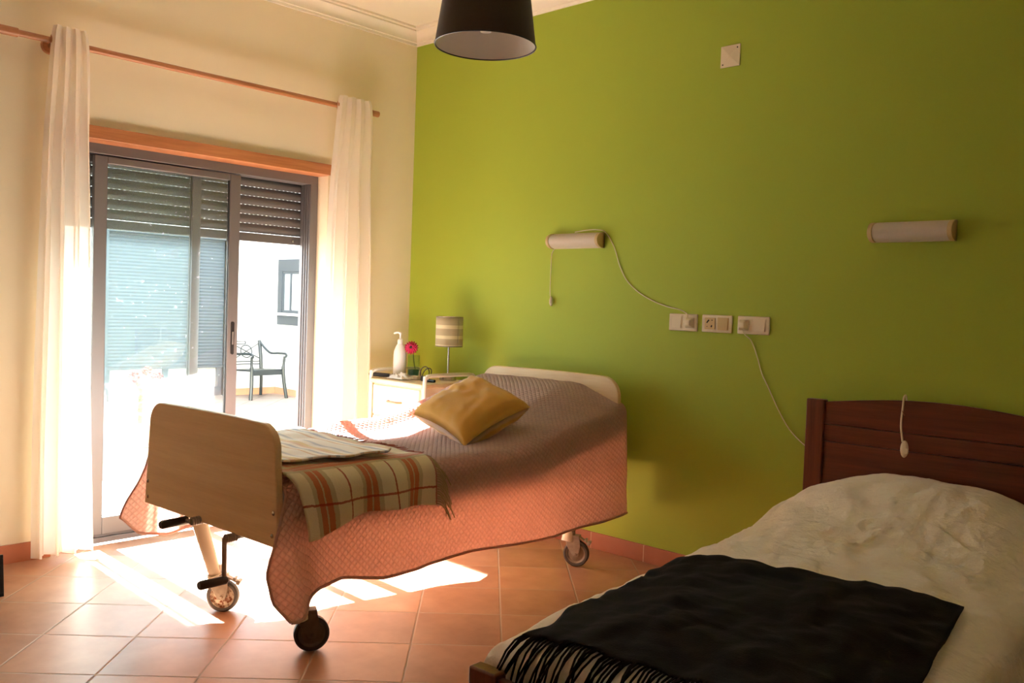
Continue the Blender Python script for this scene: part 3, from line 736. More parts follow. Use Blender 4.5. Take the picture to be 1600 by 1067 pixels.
def caster(u_, y_, rot, housing, hub, tire, R_=0.062, brake=True):
    c = Vector((u_, y_, R_)); Q = Matrix.Rotation(rot, 3, 'Z'); ax = Q @ Vector((1, 0, 0))
    off = Q @ Vector((0, 0.022, 0))
    def tr(b, c=c): b.v = [tuple(c + Q @ Vector(p)) for p in b.v]; return b
    w_ = tr(MB().lathe([(R_ * 0.76, -0.013), (R_ * 0.9, -0.016), (R_, -0.011), (R_, 0.011), (R_ * 0.9, 0.016), (R_ * 0.76, 0.013)], 36, T=T, close=True)).build('wheel', tire, hb)
    tr(MB().lathe([(0.004, -0.016), (0.014, -0.016), (0.016, -0.009), (R_ * 0.6, -0.006), (R_ * 0.72, -0.012), (R_ * 0.77, -0.012), (R_ * 0.77, 0.012), (R_ * 0.72, 0.012), (R_ * 0.6, 0.006), (0.016, 0.009), (0.014, 0.016), (0.004, 0.016)], 32, T=T)).build('hub', hub, w_)
    fk = MB()
    for sg in (-1, 1):
        prof_ = [(0.014, -0.012), (-0.014, -0.012), (-0.046, 0.040), (-0.052, R_ + 0.018), (0.016, R_ + 0.022), (0.024, 0.04)]
        fk.prism(prof_, sg * 0.018, sg * 0.0225, lambda a, z, d: (d, a, z))
    fk.box(-0.0225, 0.0225, -0.052, 0.016, R_ + 0.010, R_ + 0.026)
    fk.tube([(-0.027, 0, 0), (0.027, 0, 0)], 0.006, 12)
    fk.tube([(0, -0.03, R_ + 0.02), (0, -0.03, R_ + 0.06)], 0.021, 20)
    tr(fk).build('fork', housing, hb, bevel=0.002)
    if brake:
        bk = MB(); Tm = Matrix.Translation((0, 0.010, R_ + 0.014)) @ Matrix.Rotation(radians(-26), 4, 'X')
        bk.box(-0.014, 0.014, -0.01, 0.052, 0, 0.007, Tm); bk.box(-0.018, 0.018, 0.048, 0.062, -0.004, 0.014, Tm); bk.box(-0.018, 0.018, 0.030, 0.040, 0.002, 0.016, Tm)
        tr(bk).build('brake_pedal', housing, hb, bevel=0.002)
caster(0.345, -1.715, radians(-30), 'dirty_metal', 'dirty_metal', 'dark_rubber', brake=False)
caster(-0.215, -1.726, radians(-48), 'worn_metal', 'rust_hub', 'rubber')
caster(0.362, -0.185, radians(-66), 'worn_metal', 'worn_metal', 'rubber')
caster(-0.225, -0.20, radians(-40), 'worn_metal', 'rust_hub', 'rubber')

# two cranks below the footboard
def crank(pts_shaft, arm, grip, name_):
    o = MB().tube(pts_shaft, 0.010, 12)
    d = (Vector(pts_shaft[-1]) - Vector(pts_shaft[0])).normalized()
    for k in range(5): o.torus(Vector(pts_shaft[-1]) - d * (0.006 + 0.009 * k), 0.012, 0.004, d, 14, 6)
    o.tube(arm, 0.0085, 12)
    c_ = o.build('crank', 'worn_metal', hb)
    tag(MB().tube(grip, [0.012, 0.0155, 0.0155, 0.012], 16).build('crank_grip', 'black_plastic', c_), 'black plastic grip')
crank([(-0.012, -1.88, 0.437), (-0.012, -1.985, 0.434)], [(-0.012, -1.985, 0.434), (-0.05, -1.985, 0.432)], [(-0.05, -1.975, 0.432), (-0.05, -1.98, 0.432), (-0.05, -2.072, 0.430), (-0.05, -2.078, 0.430)], 'a')
crank([(0.212, -1.86, 0.420), (0.212, -1.985, 0.418)], [(0.212, -1.985, 0.420), (0.215, -1.985, 0.275)], [(0.215, -1.975, 0.277), (0.215, -1.98, 0.277), (0.215, -2.072, 0.277), (0.215, -2.078, 0.277)], 'b')

# mattress profile shared by mattress, quilt and what lies on it
def rise(v):
    return pw([(-0.1, 0.225), (0.0, 0.222), (0.09, 0.205), (0.28, 0.145), (0.51, 0.080), (0.64, 0.032), (0.80, 0.006), (0.90, 0), (3, 0)], v)
def rise_s(v): return sum(rise(v + d) for d in (-0.06, -0.03, 0, 0.03, 0.06)) / 5
def topz(u, v):
    z = 0.638 + rise_s(v)
    z += 0.045 * exp(-((v - 0.24) / 0.17) ** 2) * (1 - min(1, abs(u + 0.02) / 0.5) ** 3)     # pillow underneath
    z -= 0.085 * sm(0.18, 0.52, u) * (1 - sm(0.1, 0.8, v))
    return z
mt = MB()
def mp(t, s):
    v = lerp(0.02, 1.87, s)
    k = t * 4; ua, ub = -0.44, 0.44
    tz = lambda u: topz(u, v) - 0.042
    th = 0.125
    if k < 1: u = lerp(ua, ub, k); z = tz(u)
    elif k < 2: u = ub; z = tz(ub) - (k - 1) * th
    elif k < 3: u = lerp(ub, ua, k - 2); z = tz(u) - th
    else: u = ua; z = tz(ua) - th + (k - 3) * th
    return (u, -v, z)
mat_o = thing('mattress', 'grey mattress under the pink quilt on the hospital bed', 'mattress', HO, hr)
mt.grid(mp, 64, 60)
n1 = 65
mt.f.append(tuple(range(64))); mt.f.append(tuple(60 * n1 + i for i in range(64)))
mt.build('mattress_cover', 'mattress', mat_o, smooth=60)

# quilt: far drop, top, near drop
WU = 0.475
def hem_near(v): return pw([(-0.1, 0.262), (0.0, 0.258), (0.52, 0.223), (1.04, 0.257), (1.37, 0.252), (1.52, 0.250), (1.69, 0.284), (1.80, 0.272), (1.95, 0.225), (2.1, 0.21)], v)
def hem_far(v): return pw([(-0.1, 0.40), (0.4, 0.42), (0.65, 0.46), (0.85, 0.40), (1.2, 0.37), (1.6, 0.33), (1.80, 0.26), (1.90, 0.27), (1.97, 0.34), (2.05, 0.40)], v)
def qz(u, v):
    w_ = sm(0.35, 0.6, v) * (1 - sm(1.05, 1.3, v))
    return topz(u, v) + 0.006 + w_ * (0.040 * exp(-((u + 0.37) / 0.06) ** 2) - 0.022 * exp(-((u + 0.16) / 0.14) ** 2))
NA, NB, NC = 16, 44, 22
def quilt_point(i, s):
    """i: column 0..NA+NB+NC"""
    r = 0.055
    far = i < NA; near = i > NA + NB
    sgn = -1 if far else 1
    vmax_top = 1.914
    if not far and not near:
        u = lerp(-WU + r, WU - r, (i - NA) / NB); v = lerp(-0.005, vmax_top, s)
        z = qz(u, v) - 0.02 * sm(1.84, 1.9, v) + 0.006 * fbm(u * 5, v * 5) * sm(0.5, 1.2, v) + 0.004 * fbm(u * 14, v * 9)
        return Vector((u, -v, z)), u, v
    d = (NA - i) / NA if far else (i - NA - NB) / NC       # 0 at the top edge, 1 at hem
    v = lerp(-0.005, lerp(vmax_top, 1.985, sm(0.15, 1, d)) if far else pw([(0, vmax_top), (0.12, vmax_top), (0.4, 1.975), (0.66, 2.02), (0.85, 2.01), (1, 1.97)], d), s)
    u_e = sgn * (WU - r) + (0.018 * (1 - sm(0, 0.5, v)) if near else 0); zt = qz(u_e, v) - 0.02 * sm(1.84, 1.9, v)
    hm = hem_far(v) if far else hem_near(v)
    arc = r * pi / 2; L = arc + (zt - r - hm); a = d * L
    if a < arc:
        th = a / r; du = r * sin(th); dz = -r * (1 - cos(th))
    else:
        du = r; dz = -r - (a - arc)
    depth = max(0, a - arc)
    foot_ = sm(1.70, 1.98, v)
    du += depth * (0.03 + (0.14 if near else 0.24) * foot_)
    du += depth * (0.055 * sin(v * 9.5 + (0.6 if near else 2)) + 0.035 * fbm(v * 4, depth * 2, 3.3)) * (0.6 if near else 1)
    du += 0.006 * fbm(v * 10, a * 10, 5)
    if near: du += 0.055 * depth / 0.3 * exp(-((v - 1.93) / 0.06) ** 2)
    return Vector((u_e + sgn * du, -v + 0.0, zt + dz)), u_e + sgn * a, v
qm = MB(); NCOL = NA + NB + NC; NR = 130
for j in range(NR + 1):
    for i in range(NCOL + 1):
        p_, a_, v_ = quilt_point(i, j / NR); qm.uv[len(qm.v)] = (a_, v_); qm.v.append(tuple(p_))
for j in range(NR):
    for i in range(NCOL):
        a_ = j * (NCOL + 1) + i; qm.f.append((a_, a_ + 1, a_ + NCOL + 2, a_ + NCOL + 1))
qo = thing('quilt', 'dusty pink quilted bedspread draped over the hospital bed', 'bedspread', HO, hr)
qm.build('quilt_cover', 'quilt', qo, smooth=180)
edge = MB()
edge.tube([Vector(quilt_point(NCOL, j / 100)[0]) for j in range(101)], 0.006, 8).tube([Vector(quilt_point(0, j / 100)[0]) for j in range(101)], 0.006, 8)
edge.tube([Vector(quilt_point(i, 1.0)[0]) for i in range(NCOL + 1)], 0.005, 8)
edge.build('binding', 'quilt', qo, smooth=80)

# surface at a given arc position over the bed, used by blankets
def over(a, v, lift, ripple=0.0, zhem=None):
    r = 0.055 + lift; e = WU - 0.055
    if a <= e:
        u = max(-0.47, a); return Vector((u, -v, qz(u, v) + lift + 0.004 * fbm(u * 9, v * 8)))
    q_ = a - e; arc = r * pi / 2; zt = qz(e, v) + lift - 0.055 * 0
    if q_ < arc: th = q_ / r; return Vector((e + r * sin(th), -v, zt - r * (1 - cos(th))))
    dpt = q_ - arc
    return Vector((e + r + dpt * (0.06 + ripple * sin(v * 17 + 1)) + 0.008 * fbm(v * 8, dpt * 6, 1), -v, zt - r - dpt))
pbk = thing('plaid_blanket', 'cream and rust plaid wool blanket folded over the foot of the bed', 'blanket', HO, hr)
def pl_hem(v): return pw([(1.2, 0.630), (1.30, 0.633), (1.5, 0.622), (1.62, 0.617), (1.75, 0.638), (1.87, 0.678), (1.95, 0.68)], v)
def P(t, s):
    v0 = 1.262 + 0.018 * t; v = lerp(v0, 1.912, s)
    vv = v + 0.03 * sm(0.6, 1, t) * s
    a = lerp(-0.44, pl_hem(v), t)
    p_ = over(a, v, 0.014 + 0.006 * s, 0.10)
    p_.y += 0.05 * sm(0.72, 1, t) * s
    p_.x += 0.012 * sm(0.8, 1, t) * sin(v * 26) + 0.012 * sm(0.75, 1, t)
    p_.z += 0.010 * abs(fbm(a * 4, v * 5, 8)) * (1 - sm(0.8, 0.95, t))
    return p_
MB().grid(P, 110, 60, lambda t, s: (lerp(-0.44, pl_hem(lerp(1.27, 1.9, s)), t), lerp(1.27, 1.90, s))).build('blanket_cloth', 'plaid', pbk, smooth=180, solid=0.009, offset=-0.2)
def fringe(P0, dirs, n_, L, r_, curl, seed, drop=0.6):
    """P0(t) start, dirs(t) outward direction"""
    rnd = random.Random(seed); b = MB()
    for k in range(n_):
        t = (k + 0.5 + 0.3 * (rnd.random() - 0.5)) / n_; p = Vector(P0(t)); d = Vector(dirs(t)).normalized()
        side = Vector((0, 0, 1)).cross(d) * (rnd.random() - 0.5) * curl
        l_ = L * (0.8 + 0.4 * rnd.random()); pts = []
        for q_ in range(6):
            s = q_ / 5; pts.append(p + d * l_ * s * (1 - 0.25 * s * drop) + side * l_ * s * s + Vector((0, 0, -1)) * l_ * drop * s * s)
        b.tube(pts, [r_] * 5 + [r_ * 0.7], 5)
    return b
def d_pl(t):
    a = lerp(-0.44, 0.63, t)
    return Vector((0, 1, 0))
b1 = fringe(lambda t: P(0.0 + 0.78 * t, 0), lambda t: (0.0, 1, 0.0), 46, 0.05, 0.002, 0.9, 1, 0.02)
b1.build('top_fringe', 'fringe_red', pbk)
b2 = fringe(lambda t: P(0.78 + 0.22 * t, 0), lambda t: (0.1, 1, -0.2), 26, 0.085, 0.0032, 0.7, 2, 0.75)
b2.build('side_fringe', 'fringe', pbk)

tw = thing('striped_throw', 'thin white throw with pale blue and yellow stripes, folded on the plaid blanket', 'throw', HO, hr)
def P(t, s):
    v = lerp(1.30 + 0.10 * t, 1.885, s)
    a1 = pw([(1.3, 0.30), (1.45, 0.42), (1.6, 0.40), (1.8, 0.36), (1.9, 0.30)], v)
    a = lerp(-0.43, a1, t)
    p_ = over(a, v, 0.040 + 0.012 * fbm(a * 6, v * 6) + 0.008 * sm(0.93, 1, t) * (1 + sin(v * 34)) * 0.5)
    return p_
MB().grid(P, 70, 50, lambda t, s: (lerp(-0.43, 0.4, t), lerp(1.30, 1.885, s))).build('throw_cloth', 'towel', tw, smooth=180, solid=0.008, offset=-0.6)

# mustard cushion
cu = thing('cushion', 'mustard yellow cushion leaning on the raised head of the hospital bed', 'cushion', HO, hr)
def cushion_mesh(w_, h_, d_, nrm, xax, c):
    zax = Vector(nrm).normalized(); xax = Vector(xax); xax = (xax - zax * xax.dot(zax)).normalized(); yax = zax.cross(xax)
    b = MB()
    for side in (1, -1):
        def P(t, s, side=side):
            a, c_ = t * 2 - 1, s * 2 - 1
            px = a * w_ / 2 * (1 - 0.13 * (1 - c_ * c_) * abs(a) ** 3); py = c_ * h_ / 2 * (1 - 0.13 * (1 - a * a) * abs(c_) ** 3)
            th = d_ / 2 * ((1 - a ** 4) * (1 - c_ ** 4)) ** 0.48
            edge_ = max(abs(a), abs(c_))
            wr_ = 0.0035 * sin(c_ * 21 + 2 * fbm(a * 2, c_ * 3)) * sm(0.1, 0.8, -a) * (1 - edge_ ** 6) + 0.008 * fbm(a * 4, c_ * 4, side)
            return Vector(c) + xax * px + yax * py + zax * (side * th + wr_ * sm(0.0, 0.04, th))
        b.grid(P, 44, 36)
    return b
cm = cushion_mesh(0.385, 0.38, 0.175, (0.2, -0.5, 1.0), (0.34, -0.04, -0.08), (0.150, -0.73, 0.765))
co = cm.build('cushion_cover', 'yellow', cu, smooth=80)
bm = bmesh.new(); bm.from_mesh(co.data); bmesh.ops.remove_doubles(bm, verts=bm.verts, dist=0.0006); bm.to_mesh(co.data); bm.free()

# ------------------------------------------------------------------ wooden bed (own axes)
wb = thing('wooden_bed', 'dark cherry wood single bed frame with arched headboard', 'bed', WB, wr)
BWD = 1.0; BL = 2.02
for x0 in (0, BWD - 0.075):
    MB().box(x0, x0 + 0.075, -0.045, 0, 0, 0.897).build('head_post', 'mahogany_v', wb, bevel=0.004)
    MB().box(x0, x0 + 0.09, -BL - 0.045, -BL, 0, 0.335).build('foot_post', 'mahogany_v', wb, bevel=0.006)
def arch_board(z0, z1, ztop=None):
    pts = [(0.075, z0), (BWD - 0.075, z0)]
    if ztop:
        for i in range(21):
            t = i / 20; pts.append((lerp(BWD - 0.075, 0.075, t), z1 + (ztop - z1) * sin(pi * t)))
    else: pts += [(BWD - 0.075, z1), (0.075, z1)]
    return MB().prism(pts, -0.032, -0.010, lambda a, z, d: (a, d, z))
arch_board(0.797, 0.889, 0.926).build('top_rail', 'mahogany', wb, bevel=0.003)
arch_board(0.727, 0.7945).build('headboard_panel', 'mahogany', wb, bevel=0.002)
arch_board(0.42, 0.7245).build('headboard_panel', 'mahogany', wb, bevel=0.002)
arch_board(0.28, 0.4175).build('headboard_panel', 'mahogany', wb, bevel=0.002)
MB().box(0.09, BWD - 0.09, -BL - 0.035, -BL - 0.012, 0.12, 0.322).build('foot_rail', 'mahogany', wb, bevel=0.004)
for x0 in (0.004, BWD - 0.028):
    MB().box(x0, x0 + 0.024, -BL, -0.045, 0.15, 0.275).build('side_rail', wood('rail_wood', (118, 62, 42), (74, 36, 24), 1), wb, bevel=0.003)
b = MB()
for k in range(13): b.box(0.03, BWD - 0.03, -0.14 - k * 0.145, -0.07 - k * 0.145, 0.20, 0.218)
b.build('bed_slats', 'beech', wb)
wm = thing('mattress', 'mattress under the white duvet on the wooden bed', 'mattress', WB, wr)
MB().box(0.045, BWD - 0.045, -BL + 0.08, -0.06, 0.22, 0.36).build('mattress_cover', 'mattress', wm, bevel=0.03, seg=4)

# duvet
def dz(u, v):
    """u 0..1 across, v along"""
    z = 0.435 + 0.012 * fbm(u * 4, v * 4, 4) + 0.006 * fbm(u * 13, v * 11, 2)
    z += 0.19 * exp(-(max(0, v - 0.16) / 0.30) ** 2 * 1.0) * (1 - abs((u - 0.52) / 0.62) ** 3)
    z += 0.03 * exp(-((v - 0.75) / 0.5) ** 2)
    z -= 0.025 * sm(1.6, 2.0, v)
    cx_ = abs(u - 0.5) / 0.5
    z -= 0.05 * cx_ ** 3
    return z
du = thing('duvet', 'white cotton duvet over a pillow on the wooden bed', 'duvet', WB, wr)
DN = 90
LT = 1.945
def dpt(t, s):
    x = t * 2 - 1
    k = abs(x); sv = 0.055 + s * (LT - 0.055 + 0.20); over_ = max(0, sv - LT); v = min(sv, LT)
    rr_ = 0.05; a_ = min(over_ / rr_, pi / 2); v += rr_ * sin(a_); fdrop = rr_ * (1 - cos(a_)) + max(0, over_ - rr_ * pi / 2)
    v += 0.02 * max(0, over_ - 0.08) / 0.1 * fbm(t * 9, over_ * 6, 1)
    if k < 0.74:
        u = 0.5 + x / 0.74 * 0.475; z = dz(u, v)
    else:
        q_ = (k - 0.74) / 0.26; sgn = 1 if x > 0 else -1
        ue = 0.5 + sgn * 0.475; zt = dz(ue, v); th = min(1, q_ / 0.5) * pi / 2; r = 0.045
        dep = max(0, q_ - 0.5) / 0.5 * (zt - r - 0.262)
        u = ue + sgn * (r * sin(th) + dep * (0.10 + 0.22 * sin(v * 13 + sgn) * 0.5)); z = zt - r * (1 - cos(th)) - dep
    z -= fdrop
    z = max(z, 0.262 + 0.004 * fbm(u * 9, v * 9))
    z += 0.0015 * fbm(u * 26, v * 22, 9) + 0.012 * (abs(fbm(u * 4 + v * 2, v * 6, 3)) + abs(fbm(u * 6, v * 5 - u * 3, 7)))
    mk = exp(-((v - 0.62) / 0.28) ** 2) * sm(0.15, 0.4, u)
    z += (0.011 * mk + 0.003) * (1 - abs(fbm(u * 8 + 1.5 * fbm(u * 3, v * 3), v * 11, 5)) * 2) ** 3 * 0.9 - 0.003
    return Vector((u, -v, z))
MB().grid(dpt, 150, 240, lambda t, s: (t, s)).build('duvet_cover', 'duvet', du, smooth=180)

# black blanket
bb = thing('black_blanket', 'black wool blanket with fringe spread over the foot of the white duvet', 'blanket', WB, wr)
def bpt(t, s):
    # t across from the left (near x=0.07) to right; s from head-side edge to fringe edge
    A = Vector((0.045, 1.115)); B = Vector((0.875, 1.01)); D = Vector((0.07, 1.93)); C_ = Vector((0.96, 1.93))
    p_ = A.lerp(B, t).lerp(D.lerp(C_, t), s)
    p_.x += 0.012 * sin(s * 23) * (1 - t) - 0.02 * sin(s * pi) * 0
    u, v = p_.x, p_.y
    q_ = dpt(0.5 + (u - 0.5) / 0.475 * 0.74 / 2, (v - 0.055) / (LT - 0.055 + 0.20))
    fold = 0.010 * abs(fbm(u * 3 + v * 5, u * 9 - v * 2, 6)) + 0.012 * max(0, sin(s * 21 + 3 * t)) * (1 - sm(0, 0.35, t)) * (1 - sm(0, 0.6, s))
    return Vector((u, -v, q_.z + 0.013 + fold))
MB().grid(bpt, 90, 80, lambda t, s: (t, s)).build('blanket_cloth', 'black_wool', bb, smooth=180, solid=0.006, offset=-0.5)
fringe(lambda t: bpt(t, 0.995), lambda t: (-0.10, -1, 0.0), 85, 0.17, 0.003, 0.5, 5, 0.85).build('fringe', 'black_wool', bb)

# ------------------------------------------------------------------ framed picture leaning at the left edge
N = NT('leaning_picture_print'); N.set(Base_Color=N.ramp(N.noise(14, 3), [(0.3, lin((90, 130, 40))), (0.6, lin((216, 200, 70)))]), Roughness=0.3); M['picture'] = N.m
pf = thing('picture_frame', 'black framed picture standing on the floor at the left edge', 'picture', (0.44, -2.60, 0), radians(-6))
Tm = Matrix.Rotation(radians(-9), 4, 'Y')
b = MB(); hh, ww = 0.165, 0.15
for (y0, y1, z0, z1) in ((-ww, ww, 0, 0.014), (-ww, ww, hh - 0.014, hh), (-ww, -ww + 0.014, 0.014, hh - 0.014), (ww - 0.014, ww, 0.014, hh - 0.014)):
    b.box(-0.008, 0.012, y0, y1, z0, z1, Tm)
b.build('frame', 'black_plastic', pf, bevel=0.001)
MB().box(-0.004, 0.004, -ww + 0.012, ww - 0.012, 0.012, hh - 0.012, Tm).build('print', 'picture', pf, smooth=0)
MB().box(-0.085, -0.075, -0.02, 0.02, 0.0, 0.14, Matrix.Translation((0, 0, 0)) @ Matrix.Rotation(radians(24), 4, 'Y')).build('stand', 'black_plastic', pf)

# ------------------------------------------------------------------ patio
ZO = -0.10; CX, CYW = -6.60, 3.12
struct('patio_floor', MB().box(CX - 0.2, -0.05, -9, CYW + 0.2, ZO - 0.1, ZO), 'patio_tiles', 'pale tiled patio outside the door', 'patio', smooth=0)
struct('patio_wall_side', MB().box(CX - 0.2, -0.25, CYW, CYW + 0.2, ZO, 2.9), 'ext_white', 'white rendered patio wall with the small window', smooth=0)
w = MB(); sy0, sy1, sz0, sz1 = 0.80, 2.34, ZO, 1.99
w.box(CX - 0.25, CX, -9, sy0, ZO, 2.9); w.box(CX - 0.25, CX, sy1, CYW, ZO, 2.9); w.box(CX - 0.25, CX, sy0, sy1, sz1, 2.9); w.box(CX - 0.6, CX - 0.25, sy0 - .2, sy1 + .2, ZO, 2.9)
struct('patio_wall_far', w, 'ext_white', 'white rendered building wall across the patio', smooth=0)
struct('patio_skirting', MB().box(CX, CX + 0.015, -9, sy0 - 0.1, ZO, ZO + 0.09).box(CX, CX + 0.015, sy1 + 0.1, CYW, ZO, ZO + 0.09).box(CX, -0.25, CYW - 0.015, CYW, ZO, ZO + 0.09), M['terra_pot'], 'terracotta skirting around the patio', 'skirting')
# far door with big blue grey shutter
d2 = thing('door_2', 'blue grey shuttered patio door across the patio', 'door', (CX, 1.57, ZO), kind='structure')
c = (CX, 1.57, ZO)
b = MB().box(CX - 0.1, CX + 0.02, sy0 - 0.09, sy0, ZO, 2.06).box(CX - 0.1, CX + 0.02, sy1, sy1 + 0.09, ZO, 2.06).box(CX - 0.1, CX + 0.02, sy0, sy1, 1.97, 2.06)
sh(b, c).build('surround', 'ext_shutter', d2, bevel=0.004)
b = MB(); z = 0.305; pitch = 0.042
while z < 1.97:
    for i in range(5):
        t0, t1 = i / 5, (i + 1) / 5
        b.add([(CX - 0.05 + 0.006 * sin(pi * t0), sy0, z + pitch * t0), (CX - 0.05 + 0.006 * sin(pi * t0), sy1, z + pitch * t0), (CX - 0.05 + 0.006 * sin(pi * t1), sy1, z + pitch * t1), (CX - 0.05 + 0.006 * sin(pi * t1), sy0, z + pitch * t1)], [(0, 1, 2, 3)])
    z += pitch
b.box(CX - 0.055, CX - 0.035, sy0, sy1, 0.28, 0.305)
sh(b, c).build('shutter_slats', 'ext_shutter', d2, smooth=60)
b = MB().box(CX - 0.12, CX - 0.06, sy0, sy1, ZO, 0.02).box(CX - 0.12, CX - 0.06, sy0, sy0 + 0.06, 0.02, 0.3).box(CX - 0.12, CX - 0.06, sy1 - 0.06, sy1, 0.02, 0.3).box(CX - 0.12, CX - 0.06, 1.54, 1.60, 0.02, 0.3)
sh(b, c).build('sash', 'ext_shutter', d2, bevel=0.003)
b = MB().grid(lambda t, s: (CX - 0.13 + 0.012 * sin(t * 60), lerp(sy0, sy1, t), lerp(0.0, 0.34, s)), 160, 2)
tag(sh(b, c).build('net_curtain', 'sheer', d2, smooth=180), 'white curtain below the shutter')
# window in the side wall
wx0, wx1 = -6.56, -5.2
w1 = thing('window_1', 'small dark framed window in the white patio wall', 'window', (-5.9, CYW, 1.3), kind='structure')
c = (-5.9, CYW, 1.3); Y = CYW
b = MB().box(wx0, wx1, Y - 0.02, Y, 1.60, 1.77).box(wx0, wx0 + 0.11, Y - 0.02, Y, 1.03, 1.60).box(wx1 - 0.11, wx1, Y - 0.02, Y, 1.03, 1.60).box(wx0, wx1, Y - 0.02, Y, 0.865, 0.995)
sh(b, c).build('surround', 'slate', w1, bevel=0.003)
sh(MB().box(wx0 - 0.02, wx1 + 0.02, Y - 0.05, Y, 0.995, 1.03), c).build('sill', 'grey_stone', w1, bevel=0.003)
b = MB().box(wx0 + 0.11, wx1 - 0.11, Y - 0.012, Y - 0.001, 1.57, 1.60).box(wx0 + 0.11, wx1 - 0.11, Y - 0.012, Y - 0.001, 1.03, 1.07)
for a in (wx0 + 0.11, wx0 + 0.30, -5.9, wx1 - 0.15): b.box(a, a + 0.045, Y - 0.014, Y - 0.001, 1.07, 1.57)
sh(b, c).build('window_frame', 'slate', w1, bevel=0.002)
sh(MB().box(wx0 + 0.11, wx1 - 0.11, Y - 0.006, Y - 0.001, 1.07, 1.57), c).build('pane', 'pane', w1, smooth=0)
b = MB()
for k in range(14): b.box(wx0 + 0.35 + k * 0.07, wx0 + 0.40 + k * 0.07, Y - 0.0085, Y - 0.0065, 1.08, 1.56)
sh(b, c).build('blind_slats', 'tissue', w1, smooth=0)

# garden chair facing +x
gc = thing('garden_chair', 'dark green plastic armchair with ring motif back on the patio', 'chair', (-6.22, 2.62, ZO), radians(3))
def G(b, name, **kw): return b.build(name, 'chair_green', gc, **kw)
hwid = 0.26; xf, xb = 0.24, -0.22
G(MB().prism([(xb, -0.22), (xf - 0.03, -0.245), (xf, -0.2), (xf, 0.2), (xf - 0.03, 0.245), (xb, 0.22)], 0.345, 0.37, lambda a, y, d: (a, y, d + 0.02 - 0.02 * (a < 0))), 'seat', bevel=0.006)
G(MB().box(xf - 0.02, xf, -0.22, 0.22, 0.315, 0.37), 'seat_apron', bevel=0.004)
for sg in (-1, 1):
    G(MB().tube(catmull([(xf + 0.03, sg * 0.275, 0), (xf + 0.005, sg * 0.25, 0.2), (xf - 0.01, sg * 0.24, 0.37), (xf - 0.01, sg * 0.245, 0.45), (xf + 0.0, sg * 0.25, 0.56)], 5), [0.024] * 14 + [0.018] * 7, 10), 'front_leg')
    G(MB().tube(catmull([(xb - 0.02, sg * 0.215, 0), (xb, sg * 0.205, 0.2), (xb, sg * 0.20, 0.38)], 5), 0.021, 10), 'rear_leg')
    G(MB().tube(catmull([(xb, sg * 0.20, 0.34), (xb - 0.02, sg * 0.205, 0.5), (xb - 0.06, sg * 0.215, 0.65), (xb - 0.09, sg * 0.22, 0.745)], 5), [0.024] * 16, 10), 'back_post')
    G(MB().tube(catmull([(xb - 0.085, sg * 0.222, 0.735), (xb + 0.02, sg * 0.245, 0.64), (xb + 0.12, sg * 0.265, 0.585), (xb + 0.28, sg * 0.27, 0.59), (xf - 0.02, sg * 0.262, 0.595), (xf + 0.03, sg * 0.256, 0.575), (xf + 0.02, sg * 0.252, 0.55)], 5), [0.017] * 31, 10), 'armrest')
b = MB()
bx_ = lambda z: xb - 0.01 - (z - 0.4) * 0.24
for (ya, za, yb, zb_) in ((-0.2, 0.70, 0.2, 0.50), (-0.2, 0.50, 0.2, 0.70), (-0.2, 0.465, 0.2, 0.465), (-0.2, 0.43, 0.2, 0.43), (-0.2, 0.735, 0.0, 0.735), (-0.2, 0.70, 0.0, 0.70), (0, 0.70, 0, 0.735)):
    b.tube([(bx_(za), ya, za), (bx_(zb_), yb, zb_)], 0.007, 8)
b.torus((bx_(0.6), 0, 0.60), 0.085, 0.008, (1, 0, 0.24), 28, 8)
G(b, 'back_lattice')
G(MB().tube(catmull([(xf, -0.25, 0.02), (xf - 0.2, -0.1, 0.012), (xb, 0.2, 0.012), (0.1, 0.3, 0.012), (xf, 0.27, 0.012)], 6), 0.010, 8), 'foot_stretcher') if False else None

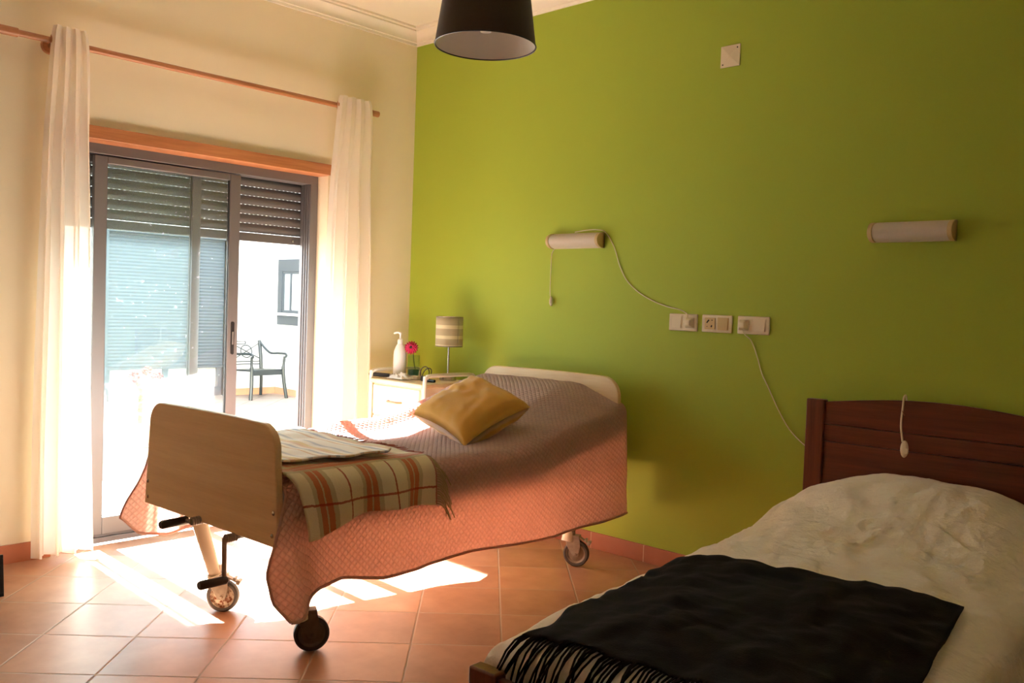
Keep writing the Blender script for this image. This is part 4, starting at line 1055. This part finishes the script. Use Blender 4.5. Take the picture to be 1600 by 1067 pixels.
# flower pot
fp = thing('flower_pot', 'low terracotta bowl of red geraniums on the patio', 'plant', (-3.35, -0.20, ZO))
MB().lathe([(0.10, 0), (0.11, 0.02), (0.17, 0.13), (0.20, 0.19), (0.205, 0.215), (0.19, 0.215), (0.185, 0.19), (0.15, 0.17), (0.001, 0.17)], 32).build('pot', 'terra_pot', fp)
MB().lathe([(0.15, 0), (0.17, 0.005), (0.18, 0.022), (0.172, 0.022), (0.16, 0.01), (0.09, 0.008)], 28).build('saucer', 'ext_white', fp)
rnd = random.Random(3); lf = MB(); st = MB()
for k in range(150):
    a = rnd.random() * 2 * pi; r_ = 0.17 * sqrt(rnd.random()); z_ = 0.20 + rnd.random() * 0.36
    nrm = Vector((cos(a) * 0.6, sin(a) * 0.6, 1)).normalized(); qq = nrm.to_track_quat('Z', 'Y').to_matrix()
    rad = 0.022 + 0.018 * rnd.random(); cc = Vector((r_ * cos(a) * 1.1, r_ * sin(a) * 1.1, z_))
    ps = [cc + qq @ Vector((rad * cos(2 * pi * i / 9) * (1 if i % 2 else 0.86), rad * sin(2 * pi * i / 9) * (1 if i % 2 else 0.86), 0.006 * (i % 2))) for i in range(9)]
    lf.add([cc - nrm * 0.006] + ps, [(0, i + 1, (i + 1) % 9 + 1) for i in range(9)])
    if k % 5 == 0: st.tube([(cc.x * 0.4, cc.y * 0.4, 0.16), cc], 0.003, 5)
lf.build('foliage', 'leaf', fp); st.build('stems', 'stem', fp)
for (dx, dy, z_, r_) in ((-0.09, -0.04, 0.60, 0.05), (0.0, 0.03, 0.655, 0.04), (0.03, 0.11, 0.60, 0.05), (0.09, -0.1, 0.56, 0.045)):
    f_ = MB()
    for k in range(26):
        d = Vector((rnd.gauss(0, 1), rnd.gauss(0, 1), rnd.gauss(0.3, 1))).normalized()
        f_.ball(Vector((dx, dy, z_)) + d * r_ * 0.8, 0.014, 8, (1, 1, 0.7))
    f_.tube([(dx * .4, dy * .4, 0.2), (dx, dy, z_)], 0.003, 5)
    f_.build('bloom', 'red_petals', fp)
